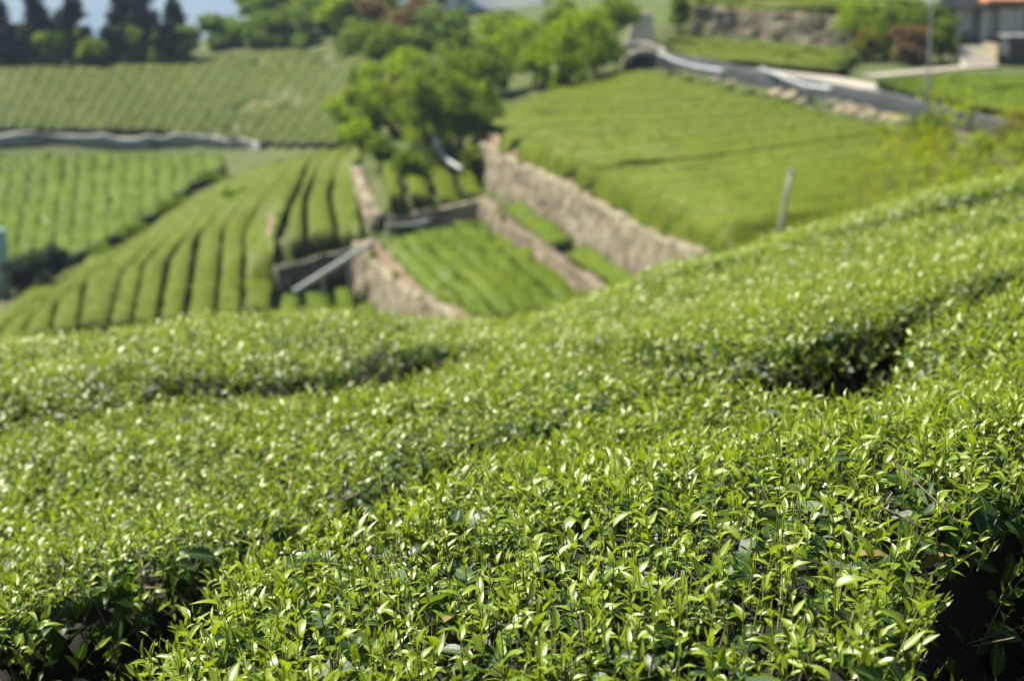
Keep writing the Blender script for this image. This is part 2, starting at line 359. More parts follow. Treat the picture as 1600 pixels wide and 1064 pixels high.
M_STEM = simple('green_stem', [(.3, (.12, .17, .03)), (.7, (.2, .25, .05))], scale=30, rough=.6, bump=0)
M_CORE = simple('shade_core', [(.3, (.004, .005, .003)), (.7, (.014, .013, .008))], scale=30, rough=1, bump=0)  # near-black colour carries the shade between the leaves

M_WALLG = simple('grey_render', [(.3, (.20, .22, .21)), (.7, (.30, .33, .31))], scale=1, rough=.85, bump=.1)
M_WALLC = simple('cream_render', [(.3, (.55, .52, .42)), (.7, (.68, .64, .52))], scale=1, rough=.85, bump=.1)
M_ROOFO = simple('orange_roof', [(.3, (.45, .18, .09)), (.7, (.60, .28, .15))], scale=2, rough=.7, bump=.2)
M_GLASSD = simple('dark_glass', [(.3, (.015, .018, .02)), (.7, (.03, .035, .04))], scale=1, rough=.1, bump=0)
M_WHITE = simple('white_paint', [(.3, (.74, .75, .74)), (.7, (.82, .82, .80))], scale=1, rough=.5, bump=0)
M_BLUE = simple('blue_plastic', [(.3, (.07, .16, .38)), (.7, (.10, .22, .48))], scale=1, rough=.4, bump=0)

# ------------------------------------------------------------------ ground sheet
def grow(a, b, n): return list(a + (b - a) * (np.linspace(0, 1, n + 1)[1:] ** 2.2))
gx = sorted(set([-v for v in grow(50, 3700, 24)] + list(np.arange(-50, -6, .45)) + list(np.arange(-6, 6, .2)) + list(np.arange(6, 50.1, .45)) + grow(50, 3700, 24)))
gy = sorted(set(list(-np.array(grow(2, 300, 10))) + list(np.arange(-2, 12, .22)) + list(np.arange(12, 48, .8)) + list(np.arange(48, 100, .3)) + list(np.arange(100, 175, .7)) + grow(175, 4900, 44)))
GX, GY = np.meshgrid(gx, gy)
GZ = ground(GX, GY) + .025 * vn(GX, GY, .5, 9)
def grid_faces(ny, nx):
    i = np.arange(ny - 1)[:, None] * nx + np.arange(nx - 1)[None]
    return np.stack([i, i + 1, i + nx + 1, i + nx], -1).reshape(-1, 4)
def ground_mat():
    m, nt, bs, out = mat('ground_cover')
    g = nt.nodes.new('ShaderNodeNewGeometry'); co = g.outputs['Position']
    soil, _ = noise_col(nt, co, .9, [(.3, (.10, .065, .035)), (.55, (.19, .13, .075)), (.78, (.32, .235, .14))], 8, .7)
    grass, _ = noise_col(nt, co, 2.2, [(.3, (.025, .045, .006)), (.5, (.052, .08, .008)), (.7, (.11, .12, .025))], 8, .75)
    n = nt.nodes.new('ShaderNodeTexNoise'); n.inputs['Scale'].default_value = .16; n.inputs['Detail'].default_value = 8; n.inputs['Roughness'].default_value = .75; nt.links.new(co, n.inputs['Vector'])
    sp = nt.nodes.new('ShaderNodeSeparateXYZ'); nt.links.new(co, sp.inputs[0])
    far = math_(nt, 'MULTIPLY', math_(nt, 'SUBTRACT', sp.outputs[1], 52.0), .009, True)     # wild grass cover away from the garden
    f = math_(nt, 'MULTIPLY', math_(nt, 'ADD', math_(nt, 'SUBTRACT', n.outputs['Fac'], .50), far), 7.0, True)
    nt.links.new(mixc(nt, f, soil.outputs[0], grass.outputs[0]), bs.inputs['Base Color']); bs.inputs['Roughness'].default_value = .95
    n2 = nt.nodes.new('ShaderNodeTexNoise'); n2.inputs['Scale'].default_value = 7; n2.inputs['Detail'].default_value = 8; nt.links.new(co, n2.inputs['Vector'])
    b = nt.nodes.new('ShaderNodeBump'); b.inputs['Strength'].default_value = .8; b.inputs['Distance'].default_value = .1
    nt.links.new(n2.outputs['Fac'], b.inputs['Height']); nt.links.new(b.outputs[0], bs.inputs['Normal'])
    return m
M_GROUND = ground_mat()
tag(npmesh('ground', np.stack([GX, GY, GZ], -1).reshape(-1, 3), grid_faces(*GX.shape), M_GROUND, origin=np.zeros(3)), kind='structure')

# mountains beyond the valley
mx_ = np.linspace(-3600, 3600, 120); my_ = np.linspace(2900, 4800, 36)
MX, MY = np.meshgrid(mx_, my_)
MZ = -212 + 330 * sst(2900, 4000, MY) * (1 + .35 * vn(MX, MY, 500, 21)) + 30 * vn(MX, MY, 130, 22) + 9 * vn(MX, MY, 45, 23)
M_FOREST = simple('far_forest', [(.3, (.03, .06, .03)), (.7, (.07, .11, .05))], scale=.03, rough=1, bump=1, bscale=.1, bdist=8)
tag(npmesh('mountains', np.stack([MX, MY, MZ], -1).reshape(-1, 3), grid_faces(*MX.shape), M_FOREST), kind='structure')

# ------------------------------------------------------------------ leaves
def rot_from(yaxis, zhint):
    y = yaxis / np.linalg.norm(yaxis, axis=1, keepdims=True)
    x = np.cross(y, zhint); x /= np.maximum(np.linalg.norm(x, axis=1, keepdims=True), 1e-6); z = np.cross(x, y)
    return np.stack([x, y, z], -1)         # columns are the leaf's axes
def leaf_template(nl, nw, seed):
    r = R(seed); fold = r.uniform(.1, .5); curl = r.uniform(-.1, .8); tw = r.uniform(-.25, .25); wav = r.uniform(0, .05); side = r.uniform(-.12, .12)
    V = []; A = []
    for i in range(nl + 1):
        t = i / nl; w = (math.sin(math.pi * min(1, t ** .85)) ** .8 if 0 < t < 1 else 0) * (1 - .35 * t) * 1.15
        w = max(w, .02 if i == 0 else .0)
        z0 = -curl * t * t * .9; y0 = t * (1 - .12 * abs(curl) * t)
        for j in range(nw + 1):
            u = j / nw * 2 - 1; x = u * w * .5
            z = z0 + abs(u) * w * fold * .5 + wav * math.sin(t * 17 + u * 2) * abs(u) + tw * x * t
            V.append((x * .42 * 1.0 + side * t * t, y0, z * (.42 if True else 1) if False else z0 + (abs(u) * w * fold * .5 + wav * math.sin(t * 17 + u * 2) * abs(u)) * .42 + tw * x * t)); A.append((u, t))
    V = np.array(V); A = np.array(A); Q = grid_faces(nl + 1, nw + 1)
    return V, A, Q
TPL_HI = [leaf_template(6, 4, s) for s in range(14)]
TPL_MID = [leaf_template(4, 2, s) for s in range(14)]
TPL_LO = [leaf_template(2, 2, s) for s in range(8)]
def leaves(P, Yax, Zh, L, a, tpls, rnd, wid=None):
    """build leaves: P base, Yax direction, Zh upper side hint, L length, a age+random"""
    Rm = rot_from(Yax, Zh); k = rnd.randint(0, len(tpls), len(P)); Vs, As, Qs = [], [], []; off = 0
    if wid is None: wid = np.ones(len(P))
    for i, (V, A, Q) in enumerate(tpls):
        m = np.where(k == i)[0]
        if not len(m): continue
        S = V[None] * L[m, None, None]; S[:, :, 0] *= wid[m, None]
        W = np.einsum('nij,nvj->nvi', Rm[m], S) + P[m, None]
        Vs.append(W.reshape(-1, 3))
        ad = np.empty((len(m), len(V), 3)); ad[:, :, :2] = A[None]; ad[:, :, 2] = a[m, None]; As.append(ad.reshape(-1, 3))
        Qs.append((Q[None] + (off + np.arange(len(m)) * len(V))[:, None, None]).reshape(-1, 4)); off += len(m) * len(V)
    return np.concatenate(Vs), np.concatenate(As), np.concatenate(Qs)
def sticks(P0, P1, r0, r1):
    """thin three sided sticks"""
    d = P1 - P0; x = np.cross(d, np.array([.3, .2, .93])); x /= np.maximum(np.linalg.norm(x, axis=1, keepdims=True), 1e-9); z = np.cross(x, d); z /= np.maximum(np.linalg.norm(z, axis=1, keepdims=True), 1e-9)
    V = []
    for P, r in ((P0, r0), (P1, r1)):
        for k in range(3):
            w = 2 * math.pi * k / 3; V.append(P + (x * math.cos(w) + z * math.sin(w)) * np.asarray(r).reshape(-1, 1))
    V = np.stack(V, 1).reshape(-1, 3); n = len(P0)
    q = np.array([[0, 1, 4, 3], [1, 2, 5, 4], [2, 0, 3, 5]])
    return V, (q[None] + (np.arange(n) * 6)[:, None, None]).reshape(-1, 4)

# near canopy ------------------------------------------------------------
def cpix(px, py):
    a, b, c = ray(px, py); Y = np.arange(.9, 14, .02); D = c / b * Y - near_c(a / b * Y, Y)
    k = int((D < 0).argmax()) if (D < 0).any() else len(Y) - 1
    return (a / b * Y[k], Y[k])
def gap(P):
    xy = np.array([cpix(p[0], p[1]) for p in P]); return xy, np.array([p[2] for p in P]), np.array([p[3] for p in P])
G1 = gap([(1790, 1180, .16, .75), (1890, 1010, .13, .72), (1810, 880, .10, .66), (1740, 810, .06, .5), (1740, 740, .03, .2), (1800, 650, .02, .12)])
G2 = gap([(-90, 1130, .06, .6), (40, 1042, .05, .6), (190, 938, .045, .48), (330, 865, .015, .16), (520, 812, .03, .26), (660, 725, .02, .16), (800, 690, .015, .10), (960, 644, .01, .05),
          (1050, 612, .02, .06), (1112, 598, .13, .85), (1180, 586, .19, .9), (1255, 566, .13, .75), (1330, 540, .05, .32), (1450, 500, .03, .18), (1600, 430, .02, .14), (1750, 360, .02, .12)])
G3 = gap([(-200, 690, .03, .15), (0, 650, .03, .12), (150, 632, .03, .10), (300, 602, .06, .28), (420, 598, .08, .28), (540, 585, .09, .38), (690, 548, .09, .42), (760, 540, .03, .12), (900, 535, .02, .10), (980, 545, .03, .14), (1070, 570, .03, .2)])
G4 = gap([(1000, 452, .02, .1), (1150, 405, .03, .12), (1300, 365, .03, .15), (1430, 330, .04, .22), (1515, 305, .09, .35), (1620, 292, .05, .25), (1800, 270, .03, .2)])
GAPS = [G1, G2, G3, G4]
def drop(x, y):
    x = np.asarray(x, float); y = np.asarray(y, float)
    wob = .035 * vn(x, y, .22, 31) + .02 * vn(x, y, .08, 32); z = np.zeros(x.shape)
    for xy, w, dp in GAPS:
        d, ov, t = pl_dist(x, y, xy); d = np.abs(d) + wob
        ww = np.interp(t, range(len(w)), w); dd = np.interp(t, range(len(dp)), dp)
        z = np.maximum(z, dd * (1 - sst(0, 1, (d - ww) / (.10 + .12 * dd))) + .10 * dd * np.exp(-np.maximum(d - ww, 0) / .22))
    return z
def can(x, y):
    return near_c(x, y) + .018 * vn(x, y, .35, 41) + .03 * vn(x, y, .9, 42) + .010 * vn(x, y, .12, 43) - drop(x, y)
def f_of(xy, x): return np.interp(x, xy[:, 0], xy[:, 1])
def row_id(x, y):
    """0 = G corner hedge, 1 = A, 2 = B, 3 = C, 4 = D"""
    def side(G, ext0, ext1):
        xy = np.vstack([[ext0], G[0], [ext1]]); return pl_dist(x, y, xy)[0] > 0
    g1 = side(G1, (-.6, -1.5), (6, 5.5)); g2 = side(G2, (-3.5, -2), (6, 8.0)); 
    j = np.argmin(np.hypot(*(G2[0] - G3[0][-1]).T))
    xy3 = np.vstack([[(-8, G3[0][0][1] - .6)], G3[0], G2[0][j + 1:], [(6, 8.0)]]); g3 = pl_dist(x, y, xy3)[0] > 0
    g4 = side(G4, (.2, 14), (9, 11))
    r = np.where(g1, 1, 0); r = np.where(g1 & g2, 2, r); r = np.where((r == 2) & g3, 3, r); r = np.where((r == 3) & g4, 4, r); return r
X0, X1, Y0, Y1 = -6.0, 7.0, .75, 12.6
def in_range(x, y): return (np.abs(x) < .48 * y + 1.1) & (near_c(x, y) < 1e9)
def sample(n_m2, seed):
    r = R(seed); n = int(n_m2 * (X1 - X0) * (Y1 - Y0) * 2.4)
    x = r.uniform(X0, X1, n); y = r.uniform(Y0, Y1, n); m = in_range(x, y); x, y = x[m], y[m]
    # thin with distance
    z = can(x, y); e = .012
    gx_ = (can(x + e, y) - can(x - e, y)) / (2 * e); gy_ = (can(x, y + e) - can(x, y - e)) / (2 * e)
    area = np.sqrt(1 + gx_ ** 2 + gy_ ** 2); dist = y
    pr = np.minimum(area, 4.8) / 4.8 * 2.0 * np.clip(1.15 - .06 * dist, .5, 1)
    # (1.6 * 2.0 / 3.2 = 1 on level canopy)
    keep = r.uniform(0, 1, len(x)) < pr
    x, y, z, gx_, gy_ = x[keep], y[keep], z[keep], gx_[keep], gy_[keep]
    N = np.stack([-gx_, -gy_, np.ones_like(gx_)], 1); N /= np.linalg.norm(N, axis=1, keepdims=True)
    return np.stack([x, y, z], 1), N
def unit(v): return v / np.maximum(np.linalg.norm(v, axis=1, keepdims=True), 1e-9)
PS, NS = sample(1180, 1)            # shoots
PM, NM = sample(1250, 2)            # old leaves
PT, NT = sample(260, 3)            # twigs
drS = near_c(PS[:, 0], PS[:, 1]) - PS[:, 2]
keep = ((drS < .16) & (R(6).uniform(0, 1, len(PS)) < NS[:, 2] ** 1.5)) | (R(5).uniform(0, 1, len(PS)) < np.where((drS < .4) & (PS[:, 1] < 2.9), .38, .06)); PS, NS, drS = PS[keep], NS[keep], drS[keep]
ridS, ridM, ridT = row_id(PS[:, 0], PS[:, 1]), row_id(PM[:, 0], PM[:, 1]), row_id(PT[:, 0], PT[:, 1])
NEAR_LABEL = {
 0: 'tea hedge at the lower right corner across the black gap from the sharp front hedge',
 1: 'sharply focused tea hedge in front, glossy young leaves, between two dark gaps',
 2: 'second tea hedge behind the sharp one, wedge narrowing towards the black hole',
 3: 'long blurred tea hedge forming the brow of the near slope, behind the black hole',
 4: 'farthest near tea hedge, short strip on the upper right brow below the yellow sapling'}
def band(P): return np.where(P[:, 1] < 2.9, 0, np.where(P[:, 1] < 5.0, 1, 2))
TPL = [TPL_HI, TPL_MID, TPL_LO]
def cat(parts):
    V, A, Q = [], [], []; off = 0
    for v, a, q in parts:
        V.append(v); A.append(a); Q.append(q + off); off += len(v)
    return np.concatenate(V), np.concatenate(A), np.concatenate(Q)
STK = {}
def make_near(rid):
    rn = R(100 + rid)
    s = ridS == rid; P, N, dr = PS[s], NS[s], drS[s]
    root = empty('tea_hedge', (float(P[:, 0].mean()), float(P[:, 1].mean()), float(P[:, 2].min() - .7)))
    tag(root, NEAR_LABEL[rid], 'tea hedge', 'tea hedges on the near slope')
    # shoots: stem plus leaves in a spiral
    n = len(P); up = np.array([0, 0, 1.0]); D = unit(N * .7 + up * .9 + rn.normal(0, .22, (n, 3)))
    vig = np.clip(.85 + .28 * vn(P[:, 0], P[:, 1], .35, 51) + rn.normal(0, .2, n), .4, 1.6)
    SL = .075 * vig * np.where(rn.uniform(0, 1, n) < .08, 1.6, 1)
    B0 = P - D * (SL * .55)[:, None]; T = B0 + D * SL[:, None]
    parts = []; bnd = band(P); ph0 = rn.uniform(0, 6.28, n)
    X = unit(np.cross(D, rn.normal(0, 1, (n, 3)))); Yv = np.cross(D, X)
    nleaf = 6
    for k in range(nleaf):
        f = k / (nleaf - 1)            # 0 lowest, 1 tip bud
        ang = ph0 + k * 2.4 + rn.normal(0, .25, n)
        hor = X * np.cos(ang)[:, None] + Yv * np.sin(ang)[:, None]
        tilt = (1.15 - .75 * f) + rn.normal(0, .22, n)      # angle from the stem
        if k == nleaf - 1: tilt = np.abs(rn.normal(.12, .1, n))
        d = D * np.cos(tilt)[:, None] + hor * np.sin(tilt)[:, None]
        zh = D * np.sin(tilt)[:, None] - hor * np.cos(tilt)[:, None] + rn.normal(0, .15, (n, 3))
        L = (.0335 - .010 * f) * vig * rn.uniform(.55, 1.32, n)
        if k == nleaf - 1: L *= .75
        pos = B0 + D * (SL * (.12 + .88 * f))[:, None]
        far = 1 + .12 * (bnd == 2)
        age = np.clip(rn.uniform(0, .99, n) * .6 + .39 * f, 0, .99)
        old = (rn.uniform(0, 1, n) < (.45 if k == 0 else .2 if k == 1 else 0)); age = np.where(old, 1 + rn.uniform(.5, .95, n), age)
        wid = np.full(n, .84 if k < nleaf - 1 else .45) * rn.uniform(.8, 1.15, n)
        for b in (0, 1, 2):
            mk = bnd == b
            if b == 2 and k in (1,): continue
            if mk.any(): parts.append(leaves(pos[mk], d[mk], zh[mk], L[mk] * far[mk], age[mk], TPL[b], rn, wid[mk]))
    V, A, Q = cat(parts); mk = bnd < 2
    v, q = sticks(B0[mk], T[mk], np.full(mk.sum(), .0013), np.full(mk.sum(), .0007))
    npmesh('young_leaves', np.concatenate([V, v]), np.concatenate([Q, q + len(V)]), [M_LEAF, M_STEM], root, attr=np.concatenate([A, np.zeros((len(v), 3))]), midx=np.concatenate([np.zeros(len(Q), int), np.ones(len(q), int)]))
    # old leaves below
    s = ridM == rid; P, N = PM[s], NM[s]; n = len(P)
    depth = rn.uniform(.0, .075, n) ** 1.0; P = P - N * depth[:, None]
    hor = unit(np.cross(N, rn.normal(0, 1, (n, 3)))); lift = rn.normal(.15, .3, n)
    d = unit(hor + N * lift[:, None]); zh = unit(N + rn.normal(0, .35, (n, 3)))
    L = rn.uniform(.036, .058, n) * np.where(rn.uniform(0, 1, n) < .06, 1.5, 1); bnd = band(P); a = 1 + rn.uniform(0, .99, n) ** 1.5; parts = []
    for b in (0, 1, 2):
        mk = bnd == b
        if mk.any(): parts.append(leaves(P[mk] - d[mk] * L[mk, None] * .5, d[mk], zh[mk], L[mk], np.minimum(a[mk], 1.99), TPL[b], rn, np.full(mk.sum(), 1.12)))
    V, A, Q = cat(parts); npmesh('old_leaves', V, Q, M_LEAF, root, attr=A)
    # twigs
    s = (ridT == rid) & (PT[:, 1] < 6.5); P, N = PT[s], NT[s]; n = len(P)
    if n:
        d = unit(N * .8 + up * .5 + rn.normal(0, .45, (n, 3))); L = rn.uniform(.06, .16, n)
        e = P + d * rn.uniform(-.02, .018, n)[:, None]
        v, q = sticks(e - d * L[:, None], e, rn.uniform(.0014, .0032, n), rn.uniform(.0008, .0018, n))
        STK[rid] = (v, q)
    return root
near_roots = {r_: make_near(r_) for r_ in range(5)}
# inside each near hedge: twigs and stems, over a sheet painted black for shade
cx = np.arange(X0, X1, .05); cy = np.arange(Y0, Y1, .05); CX, CY = np.meshgrid(cx, cy)
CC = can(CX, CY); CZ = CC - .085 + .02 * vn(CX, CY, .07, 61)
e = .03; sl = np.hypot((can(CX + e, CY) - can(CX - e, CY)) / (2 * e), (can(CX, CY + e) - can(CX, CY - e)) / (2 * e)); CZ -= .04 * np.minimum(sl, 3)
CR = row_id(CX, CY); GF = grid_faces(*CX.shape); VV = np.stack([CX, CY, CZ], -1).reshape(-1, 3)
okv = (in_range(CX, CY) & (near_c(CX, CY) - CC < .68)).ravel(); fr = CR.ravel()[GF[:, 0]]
for r_, root in near_roots.items():
    q = GF[(fr == r_) & okv[GF].all(1)]
    idx, inv = np.unique(q, return_inverse=True); parts_ = [(VV[idx], inv.reshape(-1, 4), 0)]
    if r_ in STK: parts_.append((*STK[r_], 1))
    # main stems standing on the ground
    m = (CR == r_) & in_range(CX, CY); xs, ys = CX[m], CY[m]; rn = R(300 + r_); k = rn.randint(0, len(xs), max(30, int(len(xs) * .0025 * 16)))
    p0 = np.stack([xs[k], ys[k], ground(xs[k], ys[k])], 1); p1 = p0 + rn.normal(0, .1, p0.shape); p1[:, 2] = can(p1[:, 0], p1[:, 1]) - .1
    kk = (p1[:, 2] > p0[:, 2] + .1) & (drop(p0[:, 0], p0[:, 1]) < .12) & (drop(p1[:, 0], p1[:, 1]) < .12)
    v, q = sticks(p0[kk], p1[kk], np.full(kk.sum(), .012), np.full(kk.sum(), .004)); parts_.append((v, q, 1))
    V = np.concatenate([p[0] for p in parts_]); off = np.cumsum([0] + [len(p[0]) for p in parts_]); Q = np.concatenate([p[1] + o_ for p, o_ in zip(parts_, off)])
    npmesh('branches_shade_core', V, Q, [M_CORE, M_TWIG], root, midx=np.concatenate([np.full(len(p[1]), p[2]) for p in parts_]))

# ------------------------------------------------------------------ far hedges
ORD = ['first', 'second', 'third', 'fourth', 'fifth', 'sixth', 'seventh', 'eighth', 'ninth', 'tenth', 'eleventh', 'twelfth', 'thirteenth', 'fourteenth', 'fifteenth', 'sixteenth', 'seventeenth',
       'eighteenth', 'nineteenth', 'twentieth', 'twenty-first', 'twenty-second', 'twenty-third', 'twenty-fourth', 'twenty-fifth', 'twenty-sixth', 'twenty-seventh', 'twenty-eighth', 'twenty-ninth', 'thirtieth']
SECT = np.array([(-.30, .0), (-.44, .30), (-.51, .66), (-.50, .86), (-.44, .95), (-.24, 1.0), (0, 1.01), (.24, 1.0), (.44, .95), (.50, .86), (.51, .66), (.44, .30), (.30, .0)])
BARE = []    # bare soil spots in fields (x, y, radius)
def hedge(C, W, h, seed, m, label, group, tuft=26, tsize=.11, rough=1.0, nseed=None, level=.25):
    """C (n,2) centre line, W (n) widths"""
    ns_ = seed if nseed is None else nseed
    C = np.asarray(C, float); L = np.concatenate([[0], np.cumsum(np.hypot(*np.diff(C, axis=0).T))]); T = L[-1]
    if T < .8: return None
    n = max(6, int(T / .33)); t = np.linspace(0, T, n); x = np.interp(t, L, C[:, 0]); y = np.interp(t, L, C[:, 1]); w = np.interp(t, L, W)
    k = 5 if n > 12 else 1
    if k > 1:
        ker = np.ones(k) / k; pad = lambda q: np.concatenate([np.full(k // 2, q[0]), q, np.full(k // 2, q[-1])])
        x, y, w = (np.convolve(pad(q), ker, 'valid') for q in (x, y, w))
    tx, ty = np.gradient(x), np.gradient(y); l = np.hypot(tx, ty); nx, ny = -ty / l, tx / l
    endf = np.clip(np.minimum(t, T - t) / .4, 0, 1); endf = np.sqrt(1 - (1 - endf) ** 2); endf = np.maximum(endf, .08)
    w = w * (.35 + .65 * endf) * (1 + .06 * vn(t, t * 0, 1.3, seed % 50)); hh = h * (.6 + .4 * endf) * (1 + .07 * vn(x, y, 2.0, ns_ % 50) * rough)
    S = SECT; vx = x[:, None] + nx[:, None] * S[None, :, 0] * w[:, None]; vy = y[:, None] + ny[:, None] * S[None, :, 0] * w[:, None]
    g0 = ground(x, y); gz = ground(vx, vy); gz = (1 - level) * gz + level * g0[:, None]
    dn = vn(vx, vy, .45, ns_ % 40 + 3) * .07 * rough + vn(vx, vy, 1.4, ns_ % 40 + 4) * .05 * rough
    hk = hh[:, None] * np.ones_like(vx)
    for bx, by, br in BARE: hk = hk * (1 - .95 * np.exp(-((vx - bx) ** 2 + (vy - by) ** 2) / br ** 2))
    vz = gz + S[None, :, 1] * hk * (1 + dn) + dn * .6 * S[None, :, 1] * np.minimum(hk * 2, 1)
    vx = vx + nx[:, None] * np.sign(S[None, :, 0]) * dn * .8; vy = vy + ny[:, None] * np.sign(S[None, :, 0]) * dn * .8
    for bx, by, br in BARE: vz = vz - .32 * np.clip(1.6 * np.exp(-((vx - bx) ** 2 + (vy - by) ** 2) / br ** 2) - .35 + .3 * vn(vx, vy, .9, 5), 0, 1)
    vz[:, [0, -1]] -= .12
    V = np.stack([vx, vy, vz], -1).reshape(-1, 3); ns = len(S); Q = grid_faces(n, ns)
    old = np.clip(1.15 - 1.25 * S[:, 1] ** 1.5, 0, 1); old = np.maximum(np.broadcast_to(old[None], (n, ns)), np.clip(1.1 - np.minimum(t, T - t) / .8, 0, 1)[:, None] * .9).reshape(-1)  # row ends painted darker for shade and old leaves; sides are old leaves
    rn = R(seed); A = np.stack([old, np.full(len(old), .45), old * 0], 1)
    # leafy tufts over the top and shoulders
    area = T * w.mean() * 1.5; m_ = int(area * tuft)
    if m_ > 4:
        i = rn.uniform(0, n - 1.001, m_); j = rn.uniform(1.2, ns - 2.2, m_); i0 = i.astype(int); j0 = j.astype(int); fi = (i - i0)[:, None]; fj = (j - j0)[:, None]
        G = V.reshape(n, ns, 3); P = (G[i0, j0] * (1 - fi) + G[i0 + 1, j0] * fi) * (1 - fj) + (G[i0, j0 + 1] * (1 - fi) + G[i0 + 1, j0 + 1] * fi) * fj
        side = (SECT[j0, 0] * (1 - fj[:, 0]) + SECT[j0 + 1, 0] * fj[:, 0]); N = np.stack([nx[i0] * side * 1.6, ny[i0] * side * 1.6, np.full(m_, .8)], 1)
        N = unit(N + rn.normal(0, .4, (m_, 3))); a = unit(np.cross(N, rn.normal(0, 1, (m_, 3)))); b = np.cross(N, a); s_ = (tsize * rn.uniform(.6, 1.4, m_))[:, None]
        P = P + N * .02; tv = np.stack([P - a * s_ * .5, P + b * s_ * .35 + N * s_ * .3, P + a * s_ * .5 + N * s_ * .45, P - b * s_ * .35 + N * s_ * .3], 1).reshape(-1, 3)
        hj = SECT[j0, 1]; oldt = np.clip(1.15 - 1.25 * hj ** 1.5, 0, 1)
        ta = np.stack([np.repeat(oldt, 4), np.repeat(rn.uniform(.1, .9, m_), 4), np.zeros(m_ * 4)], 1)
        Q = np.concatenate([Q, np.arange(m_ * 4).reshape(-1, 4) + len(V)]); V = np.concatenate([V, tv]); A = np.concatenate([A, ta])
    caps = np.array([[k for k in range(ns)][::-1], [(n - 1) * ns + k for k in range(ns)]])
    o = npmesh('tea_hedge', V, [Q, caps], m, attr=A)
    return tag(o, label, 'tea hedge', group)
def resamp(P, n):
    P = np.array(P, float); L = np.concatenate([[0], np.cumsum(np.hypot(*np.diff(P, axis=0).T))]); t = np.linspace(0, L[-1], n)
    return np.stack([np.interp(t, L, P[:, 0]), np.interp(t, L, P[:, 1])], 1)
def rows_between(lines, h, gapw, m, lab, group, seed, n=14, fade=None, **kw):
    """lines: picture polylines of the gaps on the canopy; one hedge between each two neighbours"""
    W = [pix(*resamp(l, n).T, h)[:, :2] for l in lines]; out = []
    for i in range(len(W) - 1):
        a, b = W[i], W[i + 1]; c = (a + b) / 2; t = np.gradient(c, axis=0); t /= np.maximum(np.hypot(*t.T)[:, None], 1e-6)
        wd = np.abs((b - a)[:, 0] * -t[:, 1] + (b - a)[:, 1] * t[:, 0]); gw = gapw[i] if isinstance(gapw, (list, tuple)) else gapw
        if fade: tt_ = np.linspace(0, 1, n); gw = gw * (1 - sst(fade[0], fade[1], tt_)) - .18 * sst(fade[0], fade[1], tt_)
        wd = np.clip(wd - gw, .3, 4.5)
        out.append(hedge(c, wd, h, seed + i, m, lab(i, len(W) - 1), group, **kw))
    return out
def blend_lines(A, B, n, na=8):
    A = resamp(A, na); B = resamp(B, na); return [A * (1 - t) + B * t for t in np.linspace(0, 1, n + 1)]
def cross_lines(LE, RE, n, mid=None, na=8):
    """gap lines joining n+1 stations of a left edge to those of a right edge"""
    L = resamp(LE, n + 1); Rr = resamp(RE, n + 1); out = []
    for i in range(n + 1):
        P = [L[i] * (1 - t) + Rr[i] * t for t in np.linspace(0, 1, na)]; P = np.array(P)
        if mid: P[:, 1] += mid * np.sin(np.linspace(0, math.pi, na))
        out.append(P)
    return out

# field of upright rows on the spur, left of the terraces
spur = [[(-60, 540), (-40, 520), (40, 455), (80, 435)], [(-20, 540), (5, 512), (110, 428), (150, 400)], [(30, 530), (50, 495), (160, 405), (205, 372)], [(75, 520), (92, 470), (200, 380), (255, 338)], [(120, 512), (135, 432), (235, 355), (300, 308)],
        [(168, 508), (190, 422), (280, 335), (345, 283)], [(205, 505), (225, 410), (315, 315), (380, 266)], [(243, 500), (262, 400), (350, 297), (418, 252)], [(290, 500), (310, 366), (390, 282), (455, 243)], [(335, 498), (350, 350), (425, 268), (487, 237)],
        [(378, 495), (383, 350), (455, 258), (512, 232)], [(424, 470), (435, 340), (480, 250), (528, 229)]]
for bx, by, br in [(250, 455, 1.0)]: pass
rows_between(spur, .75, [.0, .0, .05, .1, .14, .16, .16, .4, .2, .2, .2], M_HEDGE, lambda i, n: f'{ORD[i]} upright tea hedge from the left on the spur slope', 'upright tea hedges on the spur', 1000, n=20, fade=(.38, .56), rough=.5, nseed=7, level=.1)
rows_between([[(449, 398), (447, 335), (486, 250), (530, 229)], [(478, 392), (477, 310), (505, 243), (537, 228)], [(530, 384), (515, 300), (532, 240), (548, 226)], [(572, 372), (556, 275), (556, 230)]], .75, .3, M_HEDGE,
             lambda i, n: f'{ORD[i]} tea hedge from the left above the low shaded stone wall', 'tea hedges above the low stone front', 1050, n=18, fade=(.55, .8), rough=.5, nseed=7)
rows_between([[(432, 500), (436, 462)], [(470, 500), (474, 458)], [(520, 500), (520, 440)], [(560, 500), (556, 420)], [(604, 500), (574, 440)]], .65, .35, M_HEDGE_FRESH,
             lambda i, n: f'{ORD[i]} short tea hedge from the left on the lower terrace under the long pipe', 'short tea hedges under the long pipe', 1070)
# left slope below the pale wall
rows_between(cross_lines([(-140, 238), (345, 240)], [(-230, 420), (-40, 440), (60, 418), (150, 385), (235, 335), (300, 288), (350, 258)], 20), .7, .0, M_HEDGE_FRESH,
             lambda i, n: f'{ORD[i]} bright tea hedge from the left below the long pale wall', 'bright tea hedges below the pale wall', 1100, rough=1.6)
